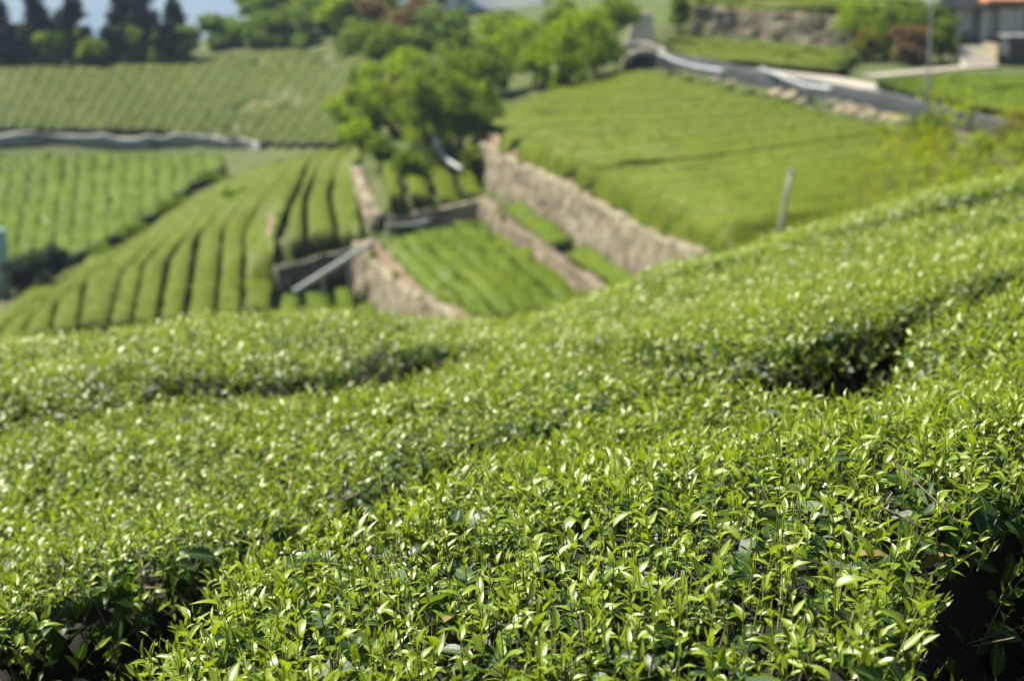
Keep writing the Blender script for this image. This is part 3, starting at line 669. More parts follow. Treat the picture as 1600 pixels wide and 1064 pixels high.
# far slope above the pale wall
for bx, by, br in [(385, 162, .9), (400, 156, 1.1), (412, 150, .8), (420, 158, 1.2), (436, 148, 1.1), (440, 156, .7), (392, 172, .9), (372, 170, .7), (360, 205, .7), (330, 207, .8), (505, 95, 1.2), (515, 108, 1.0), (400, 100, .8), (455, 165, .7)]:
    q = pix(bx, by, .3)[0]; BARE.append((q[0], q[1], br))
rows_between(cross_lines([(-60, 200), (250, 205), (400, 220), (530, 222)], [(-20, 105), (200, 100), (330, 84), (470, 78), (640, 92)], 29), .5, -.05, M_HEDGE_OLD,
             lambda i, n: f'{ORD[i]} dull tea hedge from the left above the long pale wall', 'old tea hedges on the far slope', 1200, tuft=20, tsize=.13, rough=1.3)
M_TAN = simple('tan_soil', [(.3, (.16, .12, .06)), (.55, (.30, .215, .12)), (.75, (.15, .15, .05))], scale=1.5, rough=.95, bump=.4, bscale=8, bdist=.05)
for kq, (bx, by, br) in enumerate(BARE):
    a_, r_ = np.meshgrid(np.linspace(0, 2 * math.pi, 25)[:-1], np.linspace(0, 1, 6)); rad = r_ * br * 1.0 * (1 + .3 * vn(np.cos(a_) * 2 + kq * 5, np.sin(a_) * 2, .9, 66)); vx = bx + rad * np.cos(a_); vy = by + rad * np.sin(a_)
    V = np.stack([vx, vy, ground(vx, vy) + .05 - .16 * r_ ** 3], -1).reshape(-1, 3); Q = np.array([[i * 24 + j, i * 24 + (j + 1) % 24, (i + 1) * 24 + (j + 1) % 24, (i + 1) * 24 + j] for i in range(5) for j in range(24)])
    tag(npmesh('bare_ground', V, Q, M_TAN), kind='structure')
BARE.clear()
# big right field
LEc = [(1000, 108), (880, 132), (800, 158), (768, 182), (772, 205), (830, 238), (885, 268), (935, 292), (985, 320), (1040, 350), (1095, 380), (1140, 400)]
REc = [(1040, 112), (1180, 146), (1270, 166), (1340, 184), (1410, 205), (1460, 228), (1510, 250), (1530, 270), (1550, 295), (1560, 320), (1560, 350), (1550, 390)]
gw = [-.7] * 21
for k_, v_ in ((2, -.1), (5, 0), (8, -.05), (11, .35), (12, .35), (14, .0), (16, .1), (18, 0)): gw[k_] = v_
rows_between(cross_lines(LEc, REc, 21, mid=5), .7, gw, M_HEDGE, lambda i, n: f'tea hedge running across the wide right field, {ORD[i]} row below the road', 'tea hedges across the wide right field', 1300, n=22, rough=.35, nseed=11, level=0.0)
# terraces in the middle
rows_between(cross_lines([(600, 372), (720, 505), (735, 520)], [(750, 330), (900, 470), (925, 500)], 1), .1, 3, M_HEDGE, lambda i, n: '', '', 1) if False else None
rows_between(blend_lines([(594, 378), (640, 425), (728, 512)], [(762, 328), (820, 385), (930, 478)], 6), .7, .02, M_HEDGE_FRESH,
             lambda i, n: f'{ORD[i]} slanting tea hedge on the middle terrace, counted from its lower wall', 'slanting tea hedges on the middle terrace', 1400, rough=1.8)
rows_between([[(606, 335), (590, 262), (600, 235)], [(640, 332), (625, 255), (625, 232)], [(690, 326), (655, 245), (650, 228)], [(730, 318), (700, 250), (690, 228)], [(762, 300), (735, 245), (720, 225)]], .75, .5, M_HEDGE,
             lambda i, n: f'{ORD[i]} tea hedge from the left under the leaning trees behind the middle terrace', 'tea hedges under the leaning trees', 1420)
rows_between([[(782, 322), (868, 388)], [(812, 308), (892, 366)]], .65, .1, M_HEDGE_FRESH, lambda i, n: 'short tea hedge on the ledge under the tall stone wall, far piece', 'tea hedges on the narrow ledge', 1440)
rows_between([[(885, 396), (985, 462)], [(905, 372), (1010, 436)]], .65, .1, M_HEDGE_FRESH, lambda i, n: 'short tea hedge on the ledge under the tall stone wall, near piece', 'tea hedges on the narrow ledge', 1441)
# upper right plots
rows_between(cross_lines([(1040, 52), (1045, 84)], [(1325, 76), (1330, 108)], 4), .6, .3, M_HEDGE, lambda i, n: f'tea hedge in the small plot beyond the road, {ORD[i]} from the stone bank', 'tea hedges in the small plot beyond the road', 1460)
rows_between(cross_lines([(1362, 121), (1400, 136)], [(1640, 114), (1640, 180)], 6), .7, .12, M_HEDGE_FRESH, lambda i, n: f'vivid tea hedge in the plot before the house, {ORD[i]} row from the path', 'vivid tea hedges before the house', 1470)
rows_between(cross_lines([(1060, -14), (1085, 10)], [(1480, -10), (1345, 24)], 3), .6, .2, M_HEDGE, lambda i, n: f'tea hedge on the bank top at the upper edge, {ORD[i]} from the sky side', 'tea hedges on the bank top', 1480)

# ------------------------------------------------------------------ terrace walls
def stone_wall(key, label, thick=.55, lean=.35, cap=True, m=None, hscale=1.0):
    w = WALLS[key]; P = w['xy']; L = np.concatenate([[0], np.cumsum(np.hypot(*np.diff(P, axis=0).T))]); T = L[-1]
    n = max(8, int(T / .28)); t = np.linspace(0, T, n); x = np.interp(t, L, P[:, 0]); y = np.interp(t, L, P[:, 1])
    tx, ty = np.gradient(x), np.gradient(y); l = np.hypot(tx, ty); nx, ny = -ty / l * w['s'], tx / l * w['s']      # towards the high side
    kk = np.ones(9) / 9; sm_ = lambda q: np.convolve(np.concatenate([np.full(4, q[0]), q, np.full(4, q[-1])]), kk, 'valid')
    zm = sm_(np.interp(t, L, [at(*q_)[2] for q_ in w['p']])); zb = zm - w['h'] / 2; zt = zm + w['h'] / 2 * hscale
    root = empty('stone_wall', (float(x.mean()), float(y.mean()), float(zb.min()))); tag(root, label, 'stone wall', 'dry stone walls of the terraces')
    nv = 12; V = []
    jit = R(hash(key) % 1000 if False else sum(map(ord, key)))
    f = np.linspace(0, 1, nv)
    off = -.75 + lean * f[None] + np.zeros((n, 1)); z = (zb - .3)[:, None] + ((zt - zb) + .3)[:, None] * f[None]
    bm_ = .11 * vn(t[:, None] + 0 * f, z, .55, 71) + .07 * vn(t[:, None] + 0 * f, z, .27, 72)
    off = off - bm_; vx = x[:, None] + nx[:, None] * off; vy = y[:, None] + ny[:, None] * off
    z = z + (f[None] > .95) * .10 * vn(t, t * 0, .5, 73)[:, None]
    back = off[:, -1] + thick
    V = np.concatenate([np.stack([vx, vy, z], -1), np.stack([x + nx * back, y + ny * back, z[:, -1] - .03], -1)[:, None], np.stack([x + nx * back, y + ny * back, zb - .3], -1)[:, None]], 1)
    ns = V.shape[1]; Q = grid_faces(n, ns); caps = np.array([list(range(ns))[::-1], [(n - 1) * ns + k for k in range(ns)]])
    npmesh('stone_face', V.reshape(-1, 3), [Q, caps], m or M_STONE, root)
    if cap:   # trodden soil path along the top
        o0, o1 = back - .25, back + .5
        cs = np.linspace(0, 1, 5); offc = o0[:, None] + (o1 - o0)[:, None] * cs[None]; cxv = x[:, None] + nx[:, None] * offc; cyv = y[:, None] + ny[:, None] * offc
        czv = np.maximum(ground(cxv, cyv), (zt - .05)[:, None]) + .06 + .04 * vn(cxv, cyv, .6, 74)
        czv[:, 0] -= .0; Vc = np.stack([cxv, cyv, czv], -1)
        V2 = np.concatenate([Vc, Vc - np.array([0, 0, .25])], 0).reshape(-1, 3); Q1 = grid_faces(n, 5); Q2 = Q1[:, ::-1] + n * 5
        e1 = np.array([[i * 5, (i + 1) * 5, (i + 1) * 5 + n * 5, i * 5 + n * 5] for i in range(n - 1)]); e2 = np.array([[i * 5 + 4, i * 5 + 4 + n * 5, (i + 1) * 5 + 4 + n * 5, (i + 1) * 5 + 4] for i in range(n - 1)])
        npmesh('soil_path', V2, np.concatenate([Q1, Q2, e1, e2]), M_SOIL, root)
    rw = R(len(key) * 31 + nv); bl = []
    for i_ in range(int(T * .8)):
        j_ = rw.randint(0, n); hi = rw.uniform(0, 1) < .65; o_ = off[j_, -1] + rw.uniform(-.05, .5) if hi else off[j_, 0] - .05; z_ = zt[j_] + .05 if hi else zb[j_] + .05
        r_ = rw.uniform(.1, .22); bl.append((x[j_] + nx[j_] * o_, y[j_] + ny[j_] * o_, z_, r_, r_, r_ * .8))
    if bl: WEEDS.append((bl, root, sum(map(ord, key))))
    return root
WEEDS = []
stone_wall('big', 'tall pale dry stone wall under the wide right field, soil path on top')
stone_wall('mid', 'brownish dry stone wall falling steeply below the long pipe end')
stone_wall('upper', 'narrow sunlit stone wall left of the tea rows under the leaning trees', cap=False)
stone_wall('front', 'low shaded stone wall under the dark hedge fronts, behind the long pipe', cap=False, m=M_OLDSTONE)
stone_wall('ledge', 'low crumbling stone wall between the slanting tea rows and the narrow ledge', cap=False, m=M_BROWNSTONE)
stone_wall('step', 'low grey stone step behind the middle terrace, pipe lying along it', cap=False)
stone_wall('strip', 'short straw coloured bank face beside the last upright hedge of the spur', cap=False, m=M_SOIL)
stone_wall('far', 'weathered stone bank wall behind the small plot beyond the road', cap=False)

# pale wall along the left slope
def draped(P, hb, ht, thick, name, label, catg, m, seed=0, group=None, noise=.06, step=.4):
    q = pixpoly(P, 0, 40)[:, :2]; L = np.concatenate([[0], np.cumsum(np.hypot(*np.diff(q, axis=0).T))]); n = max(8, int(L[-1] / step)); t = np.linspace(0, L[-1], n)
    x = np.interp(t, L, q[:, 0]); y = np.interp(t, L, q[:, 1]); tx, ty = np.gradient(x), np.gradient(y); l = np.hypot(tx, ty); nx, ny = -ty / l, tx / l; g = ground(x, y)
    rows = []
    for o_, z_ in ((-1, hb), (-1.02, hb * .5 + ht * .5), (-.96, ht * .9), (-.7, ht), (.7, ht), (1, hb)):
        d = noise * vn(t, t * 0 + o_ * 3, .7, seed); dz = noise * 1.4 * vn(t, t * 0 + 7, 1.1, seed + 1) * (z_ > hb)
        rows.append(np.stack([x + nx * (o_ * thick / 2 + d), y + ny * (o_ * thick / 2 + d), g + z_ + dz], -1))
    V = np.stack(rows, 1); ns = V.shape[1]; caps = np.array([list(range(ns)), [(n - 1) * ns + k for k in range(ns)][::-1]])
    o = npmesh(name, V.reshape(-1, 3), [grid_faces(n, ns), caps], m); return tag(o, label, catg, group)
M_PALE = simple('pale_stone', [(.3, (.14, .14, .12)), (.5, (.26, .27, .24)), (.75, (.36, .37, .34))], scale=.7, rough=.9, bump=.6, bscale=5, bdist=.06)
draped([(-80, 232), (0, 228), (90, 222), (130, 226), (220, 229), (300, 226), (360, 232), (412, 234)], -.2, .75, .7, 'stone_wall', 'long low pale wall crossing the left slope between two tea fields', 'wall', M_PALE, 81, noise=.13)

# road, path
def ribbon(P, width, name, m, lift=.05, n=60):
    q = pixpoly(P, 0, n)[:, :2]; k = 7; ker = np.ones(k) / k
    q = np.stack([np.convolve(np.concatenate([np.full(3, c[0]), c, np.full(3, c[-1])]), ker, 'valid') for c in q.T], 1)
    tx, ty = np.gradient(q[:, 0]), np.gradient(q[:, 1]); l = np.hypot(tx, ty); nx, ny = -ty / l, tx / l
    wv = np.interp(np.linspace(0, 1, len(q)), np.linspace(0, 1, len(width)), width) if hasattr(width, '__len__') else np.full(len(q), width)
    s = np.linspace(-.5, .5, 7); vx = q[:, :1] + nx[:, None] * s * wv[:, None]; vy = q[:, 1:] + ny[:, None] * s * wv[:, None]
    z = np.maximum(ground(vx, vy), ground(q[:, 0], q[:, 1])[:, None]) + lift
    top = np.stack([vx, vy, z], -1); bot = top - np.array([0, 0, .6]); nn, ns = len(q), 7
    V = np.concatenate([top.reshape(-1, 3), bot.reshape(-1, 3)]); Q1 = grid_faces(nn, ns); N_ = nn * ns
    e1 = np.array([[i * ns, i * ns + N_, (i + 1) * ns + N_, (i + 1) * ns] for i in range(nn - 1)]); e2 = np.array([[i * ns + 6, (i + 1) * ns + 6, (i + 1) * ns + 6 + N_, i * ns + 6 + N_] for i in range(nn - 1)])
    return tag(npmesh(name, V, np.concatenate([Q1, Q1[:, ::-1] + N_, e1, e2]), m, smooth=False), kind='structure')
ribbon([(965, 68), (1010, 74), (1100, 92), (1220, 112), (1340, 134), (1450, 155), (1540, 176), (1640, 204)], [2.0, 2.2, 2.4, 2.6, 2.2, 1.8], 'road', M_ROAD)
ribbon([(1350, 122), (1420, 116), (1500, 108), (1560, 104)], 1.3, 'path', M_ROAD, .09)
# dark retaining wall below the road
draped([(955, 96), (1000, 100), (1080, 112), (1180, 134), (1300, 158), (1400, 178), (1500, 203), (1580, 225)], -.3, .95, .3, 'retaining_wall', 'long dark blue grey retaining wall under the road edge', 'retaining wall', M_DARK, 85, noise=.03)
def pipe(P, r, label, m, h, group=None, name='pipe', rib=True, catg='pipe', n=24):
    q = pixpoly(P, h, n)[:, :2]; pts = []
    P_ = resamp(P, n)
    for (px, py), (x, y) in zip(P_, q):
        pts.append((x, y, float(ground(x, y)) + h))
    z = np.array([p[2] for p in pts]); k = 5; z = np.convolve(np.concatenate([np.full(2, z[0]), z, np.full(2, z[-1])]), np.ones(k) / k, 'valid')
    pts = [(p[0], p[1], zz) for p, zz in zip(pts, z)]
    root = empty(name, pts[0][:2] + (float(ground(*pts[0][:2])),)); tag(root, label, catg, group)
    MB().tube(pts, r, 10).build('tube', m, root, smooth=True)
    for f in (0, .33, .66, .999):
        i = int(f * (n - 1)); p = pts[i]; g = float(ground(p[0], p[1]))
        MB().box((p[0], p[1], (g + p[2]) / 2 - .1), (.12, .12, max(.1, p[2] - g + .1))).build('support', M_PIPE, root)
        j = min(i + 1, n - 1); a, b = Vector(pts[max(0, j - 1)]), Vector(pts[j]); d = (b - a).normalized() * .06
        MB().tube([a - d, a + d], r * 1.22, 10).build('coupling', m, root, smooth=True)
    return root
def beam(P0, P1, r, label, m):
    a, b = np.array(P0), np.array(P1); root = empty('pipe', tuple(a)); tag(root, label, 'pipe')
    MB().tube([a + (b - a) * t for t in np.linspace(0, 1, 6)], r, 12).build('tube', m, root, smooth=True)
    for t in (0.02, .35, .68, .98):
        p = a + (b - a) * t; d = (b - a) / np.linalg.norm(b - a) * .07; MB().tube([p - d, p + d], r * 1.2, 12).build('coupling', m, root, smooth=True)
        g = float(ground(p[0], p[1]))
        if p[2] - g > .1: MB().box((p[0], p[1], (g + p[2]) / 2 - .08), (.12, .12, p[2] - g)).build('support', M_PIPE, root)
    return root
pipe([(1030, 84), (1055, 96), (1090, 106), (1132, 112)], .12, 'silver curved pipe on the dark retaining wall, left one near the arch', M_GALV, 1.05, 'silver pipes along the road')
pipe([(1190, 108), (1225, 122), (1262, 136), (1302, 140)], .12, 'silver curved pipe on the dark retaining wall, right one near the boulders', M_GALV, 1.0, 'silver pipes along the road')
a_ = pix(460, 459, .25)[0]; b_ = pix(580, 380, .3)[0]
beam(at(460, 456, 62.0), at(582, 379, 65.6), .13, 'long grey green pipe slanting down in front of the low stone wall', M_PIPE)
pipe([(606, 352), (650, 352), (700, 330), (754, 308)], .09, 'thin grey pipe along the stone step behind the middle terrace', M_PIPE, .35)
pipe([(680, 212), (686, 232), (698, 250), (722, 266)], .13, 'white curved pipe hanging among the leaning trees', M_GALV, 1.2)
pipe([(762, 270), (776, 276), (790, 284)], .12, 'short pale pipe end at the upper end of the tall stone wall', M_GALV, .6)

# poles
def pole(px, pb, ptop_px, ptop_py, r, label, base_h=0, name='pole', m=M_GALV, catg='pole', cap=True):
    b = pix(px, pb, 0)[0]; t = at(ptop_px, ptop_py, b[1]); root = empty(name, tuple(b)); tag(root, label, catg)
    a = np.array(b) - np.array([0, 0, .3]); MB().tube([a + (t - a) * f for f in np.linspace(0, 1, 5)], [r, r, r * .95, r * .92, r * .9], 10).build('shaft', m, root, smooth=True)
    if cap:
        d = (t - a) / np.linalg.norm(t - a); MB().tube([t - d * .1, t + d * .04], r * 1.25, 10).build('cap', m, root)
        MB().tube([b - d * .05, b + d * .12], r * 1.8, 10).build('collar', m, root)
    return root
pole(1211, 392, 1237, 267, .09, 'short leaning grey pole in the wide right field behind the near hedge', m=M_PIPE)
up_ = pole(1446, 200, 1461, -90, .055, 'tall thin pale blue utility pole standing beside the road', name='utility_pole', catg='utility pole')
bq = pix(1446, 200, 0)[0]; tq = at(1461, -90, bq[1])
MB().box((tq[0], tq[1], tq[2] - .5), (1.3, .1, .1)).build('crossarm', M_GALV, up_)
MB().tube([tuple(bq + (tq - bq) * .28), tuple(bq + np.array([1.3, .2, -.1]))], .025, 6).build('stay_wire', M_GALV, up_)
# pale blue green post at the left edge
M_CYAN = simple('pale_blue_paint', [(.3, (.20, .34, .34)), (.7, (.30, .46, .46))], scale=1, rough=.6, bump=.05)
pb = pix(-2, 470, 0)[0]; tp = at(-2, 358, pb[1]); H_ = tp[2] - pb[2]
root = empty('water_tank', tuple(pb)); tag(root, 'pale blue green water tank cut by the left picture edge in the valley', 'water tank')
MB().tube([(pb[0], pb[1], pb[2] - .2), (pb[0], pb[1], pb[2] + H_ * .95), (pb[0], pb[1], pb[2] + H_)], [.62, .62, .52], 20).build('tank_body', M_CYAN, root, smooth=True)
for f in (.25, .5, .75): MB().tube([(pb[0], pb[1], pb[2] + H_ * f - .04), (pb[0], pb[1], pb[2] + H_ * f + .04)], .66, 20).build('hoop', M_CYAN, root)
MB().tube([(pb[0], pb[1], pb[2] + H_), (pb[0], pb[1], pb[2] + H_ + .12)], .3, 16).build('lid', M_PIPE, root)

# ------------------------------------------------------------------ trees and bushes
def blob_points(blobs, n, rn):
    vol = np.array([b[3] * b[4] * b[5] for b in blobs]) ** .75; k = rn.choice(len(blobs), n, p=vol / vol.sum()); B = np.array([b[:6] for b in blobs])[k]
    d = unit(rn.normal(0, 1, (n, 3))); rr = rn.uniform(.2, 1, n) ** .5 * np.where(rn.uniform(0, 1, n) < .15, 1.35, 1)
    rr = rr * (1 + .22 * vn(d[:, 0] * 3 + k * 7, d[:, 1] * 3 + d[:, 2] * 2, .8, 91))
    return B[:, :3] + d * rr[:, None] * B[:, 3:6], d
def crown(name, blobs, n, size, m, parent, seed, old=.3, droop=0.0):
    rn = R(seed); P, d = blob_points(blobs, n, rn); N = unit(d + rn.normal(0, .7, d.shape)); a = unit(np.cross(N, rn.normal(0, 1, (n, 3)))); b = np.cross(N, a)
    if droop: a = unit(a + np.array([0, 0, -droop])); b = np.cross(N, a)
    s = (size * rn.uniform(.5, 1.5, n))[:, None]
    V = np.stack([P - a * s * .6, P - b * s * .33 + N * s * .1, P + a * s * .6 - N * s * .1, P + b * s * .33 + N * s * .1], 1).reshape(-1, 3)
    A = np.stack([np.repeat((rn.uniform(0, 1, n) < old) * rn.uniform(.3, 1, n), 4), np.repeat(rn.uniform(0, .9, n), 4), np.zeros(n * 4)], 1)
    return npmesh(name, V, np.arange(n * 4).reshape(-1, 4), m, parent, smooth=False, attr=A)
M_T = {
 'dark': bush_mat('conifer_needles', (.018, .038, .018), (.035, .06, .026), (.010, .02, .012), .8, .1),
 'mid':  bush_mat('tree_leaves', (.10, .165, .015), (.21, .28, .025), (.04, .08, .012), .7, .45),
 'lime': bush_mat('fresh_tree_leaves', (.18, .28, .008), (.34, .42, .015), (.07, .13, .01), .7, .45),
 'soft': bush_mat('pale_tree_leaves', (.13, .20, .04), (.19, .27, .06), (.06, .10, .03), .5, .4),
 'rust': bush_mat('reddish_leaves', (.20, .12, .06), (.28, .2, .09), (.09, .06, .03), .8, .3),
 'gold': bush_mat('yellowing_leaves', (.19, .20, .015), (.31, .29, .03), (.08, .08, .02), .8, .35)}
def tree(px, pbase, H, W, kind, label, seed, lean=0, nb=15, n=2400, size=.32, base_frac=.25, catg='tree', group=None, cone=False, old=.3, name=None):
    b = pix(px, pbase, 0)[0]; rn = R(seed); root = empty(name or ('conifer_tree' if cone else 'tree'), tuple(b)); tag(root, label, catg, group)
    top = b + np.array([lean, 0, H])
    if cone:
        blobs = []
        for k in range(10):
            f = k / 9; r = W / 2 * (1 - f) ** .8 * rn.uniform(.85, 1.15) + .25
            for j in range(3):
                w = rn.uniform(0, 6.28); c = b + (top - b) * (base_frac * .5 + (1 - base_frac * .5) * f * .95); blobs.append((c[0] + math.cos(w) * r * .45, c[1] + math.sin(w) * r * .45, c[2] - rn.uniform(0, .3), r * .7, r * .7, H * .09))
    else:
        blobs = []
        for k in range(nb):
            w = rn.uniform(0, 6.28); f = rn.uniform(base_frac + .12, .86); rr = W / 2 * rn.uniform(.1, .8) * (1.1 - .5 * f); s = W * rn.uniform(.09, .22) * (1.15 - .5 * abs(f - .55))
            c = b + (top - b) * f; blobs.append((c[0] + math.cos(w) * rr, c[1] + math.sin(w) * rr, c[2], s, s, s * rn.uniform(.6, .85)))
    tb = MB(); q = [b + (top - b) * f + np.array([rn.normal(0, .04 * H * abs(f)), rn.normal(0, .04 * H * abs(f)), 0]) * .5 for f in (-.03, .2, .45, .7, .92)]
    r0 = .03 * H + .04; tb.tube(q, [r0, r0 * .8, r0 * .55, r0 * .35, r0 * .12], 8)
    tb.build('trunk', M_BARK, root, smooth=True)
    lb = MB()
    for B in blobs[::1 if not cone else 3]:
        s0 = q[1] + (q[3] - q[1]) * rn.uniform(0, 1); e_ = np.array(B[:3]); mid = (s0 + e_) / 2 + np.array([0, 0, -.05 * H]) * rn.uniform(-1, 1); lb.tube([s0, mid, e_], [r0 * .35, r0 * .22, r0 * .08], 5)
    lb.build('limbs', M_BARK, root, smooth=True)
    crown('crown', blobs, n, size, M_T[kind], root, seed, old, .3 if cone else 0)
    return root
for bl, root, sd_ in WEEDS: crown('weeds', bl, len(bl) * 34, .13, M_T['mid'], root, sd_, .35)
# dark trees on the left skyline
SK = 'trees on the far left skyline'
for i, (px, pb_, H, W, kd, lab, cone) in enumerate([
    (8, 104, 8.5, 3.6, 'dark', 'hazy dark conifer at the left picture edge on the skyline', True),
    (62, 102, 9.5, 4.2, 'dark', 'dark conifer second from the left on the skyline', True),
    (112, 100, 9.0, 4.6, 'dark', 'rounded dark tree between the two light bushes on the skyline', False),
    (85, 107, 3.6, 4.4, 'mid', 'light green bush before the dark conifers, left of two', False),
    (146, 106, 3.0, 4.8, 'mid', 'light green bush before the dark conifers, right of two', False),
    (192, 97, 9.6, 4.0, 'dark', 'dark conifer left half of the massive pair on the skyline', True),
    (226, 96, 11, 5.6, 'dark', 'tallest massive dark conifer at the centre of the left skyline', True),
    (276, 90, 7.6, 3.2, 'dark', 'slim dark conifer at the right end of the dark skyline group', True)]):
    tree(px, pb_, H, W, kd, lab, 2000 + i, cone=cone, group=SK, n=3200, size=.5, base_frac=.02, old=.3)
for i, (px, pb_, H, W, kd, lab) in enumerate([
    (345, 74, 3.2, 6.2, 'soft', 'low dull green shrub alone on the skyline right of the dark conifers'),
    (415, 66, 6.0, 7.0, 'soft', 'pale hazy tree on the skyline right of the lone low shrub'),
    (455, 60, 4.2, 6.0, 'lime', 'yellowish bush in front of the pale hazy skyline tree'),
    (480, 40, 8.0, 8.0, 'soft', 'broad pale tree beyond the yellowish skyline bush'),
    (512, 50, 6.5, 5.0, 'lime', 'bright green tree left of the reddish thicket'),
    (548, 55, 5.0, 5.5, 'mid', 'green tree between the bright tree and the reddish thicket')]):
    tree(px, pb_, H, W, kd, lab, 2100 + i, n=2600, size=.45, base_frac=.0, old=.25)
for i, (px, pb_, H, W, kd, lab) in enumerate([
    (585, 52, 3.6, 5.5, 'rust', 'left reddish brown thicket on the bank below the white building'),
    (650, 50, 3.4, 6.5, 'rust', 'right reddish brown thicket on the bank below the white building'),
    (560, 88, 3.0, 7.0, 'mid', 'dark scrub under the left reddish thicket'),
    (630, 90, 3.0, 7.0, 'mid', 'scrub between the reddish thickets and the big bright tree'),
    (690, 80, 4.0, 6.0, 'soft', 'grey green scrub below the white building'),
    (725, 110, 4.0, 5.5, 'mid', 'dense green shrub behind the big bright tree, right side')]):
    tree(px, pb_, H, W, kd, lab, 2150 + i, n=2200, size=.38, base_frac=-.05, old=.3, catg='shrub', name='shrub')
# scrub that fills the bank and the skyline wood
rs = R(77)
for k in range(30):
    px = rs.uniform(545, 960); py = rs.uniform(62, 150) if px < 800 else rs.uniform(60, 112)
    if px > 760 and py > 125: continue
    tree(px, py, rs.uniform(1.2, 2.8), rs.uniform(2.5, 4.5), ['mid', 'soft', 'lime', 'mid'][k % 4], 'low scrub bush on the rough bank between the reddish thickets and the wide right field', 5000 + k, n=900, size=.3, base_frac=-.1, old=.3, catg='shrub', name='shrub', group='scrub bushes on the rough bank')
for k in range(20):
    tree(rs.uniform(560, 770), rs.uniform(150, 245), rs.uniform(.9, 2.2), rs.uniform(2.2, 4.2), ['mid', 'lime', 'lime'][k % 3], 'low bush in the undergrowth around the trunks of the leaning trees', 5200 + k, n=800, size=.22, base_frac=-.1, old=.3, catg='shrub', name='shrub', group='bushes under the leaning trees')
for k in range(9):
    tree(rs.uniform(770, 985), rs.uniform(22, 62), rs.uniform(1.2, 2.6), rs.uniform(3, 5), ['mid', 'soft', 'lime'][k % 3], 'rounded bush on the green slope between the white greenhouse and the road', 5250 + k, n=900, size=.3, base_frac=-.1, old=.3, catg='shrub', name='shrub', group='bushes below the greenhouse')
for k in range(12):
    tree([-8, 28, 45, 70, 96, 128, 160, 176, 212, 250, 262, 296][k], 104 - k % 3, [3.6, 5.2, 4.4][k % 3], 3.8, ['mid', 'dark', 'mid'][k % 3] if k != 5 else 'mid', 'bushy undergrowth tree filling the gap between the dark skyline conifers', 5400 + k, n=1100, size=.4, base_frac=-.05, old=.5, group='undergrowth between the conifers')
for k in range(6):
    tree([372, 392, 408, 430, 445, 470][k], 72, 2.4 + k * .5, 5.0, ['soft', 'mid', 'soft'][k % 3], 'pale crest shrub just right of the lone low shrub on the skyline', 5450 + k, n=900, size=.4, base_frac=-.05, old=.2, catg='shrub', name='shrub', group='pale crest shrubs')
for k in range(14):
    px = rs.uniform(385, 640); py = rs.uniform(30, 62) if px < 560 else rs.uniform(8, 30)
    tree(px, py, rs.uniform(3.5, 7.5), rs.uniform(5, 8), ['soft', 'soft', 'lime', 'mid'][k % 4], 'pale hazy tree in the wooded skyline between the lone low shrub and the cream building', 5100 + k, n=1500, size=.5, base_frac=0, old=.2, group='trees of the wooded skyline')
# trees in the middle
for i, (px, pb_, H, W, kd, lab, kw) in enumerate([
    (545, 205, 3.6, 3.4, 'lime', 'bright green bushy tree at the left end of the central clump', {}),
    (612, 215, 5.4, 5.2, 'lime', 'largest vivid yellow green tree in the middle of the central clump', {}),
    (590, 220, 4.2, 4.6, 'mid', 'darker tree behind the vivid yellow green one', {}),
    (668, 235, 5.2, 4.4, 'mid', 'mid green tree leaning over the white curved pipe', dict(lean=-.6)),
    (722, 240, 5.6, 4.0, 'mid', 'dark green tree at the right end of the central clump by the tall wall', dict(lean=-.8)),
    (700, 190, 5.2, 5.4, 'mid', 'broad green tree behind the central clump, uphill', {}),
    (765, 150, 3.6, 4.0, 'mid', 'round dark green bush above the corner of the wide right field', {}),
    (800, 90, 2.8, 5.2, 'lime', 'bright low tree under the white greenhouse roof', {}),
    (850, 90, 2.4, 5.0, 'mid', 'green bush under the white greenhouse roof, right of the bright one', {}),
    (835, 135, 3.2, 3.4, 'lime', 'yellow green bush at the top corner of the wide right field', {}),
    (888, 140, 5.4, 5.2, 'lime', 'tall yellow green tree at the upper end of the wide right field', {}),
    (930, 118, 4.8, 4.4, 'lime', 'yellow green tree beside the stone arch', {}),
    (880, 150, 2.6, 2.4, 'mid', 'small darker bush at the foot of the tall yellow green tree', {}),
    (962, 76, 3.9, 4.4, 'mid', 'dark tree spreading over the grey slab above the arch', dict(base_frac=.3)),
    (1062, 55, 3.2, 2.6, 'mid', 'green shrub left of the far stone bank wall', {}),
    (598, 262, 1.9, 2.2, 'mid', 'dark round shrub at the head of the narrow sunlit wall', {}),
    (645, 290, 2.0, 2.6, 'mid', 'dark shrub in the tea rows below the leaning trees', {}),
    (565, 230, 1.8, 3.0, 'lime', 'low light green shrub on the spur below the vivid tree', {}),
    (368, 322, .9, 1.8, 'mid', 'small dark green bush alone on the spur slope', {}),
    (740, 285, 2.2, 2.6, 'mid', 'shaded shrub beside the upper end of the tall wall', {}),
    ]):
    kw = dict(dict(base_frac=0.05), **kw)
    tree(px, pb_, H, W, kd, lab, 2200 + i, n=1900 if W > 3 else 1200, size=.24, old=.25, catg='shrub' if H < 3.7 else 'tree', name='shrub' if H < 3.7 else 'tree', **kw)
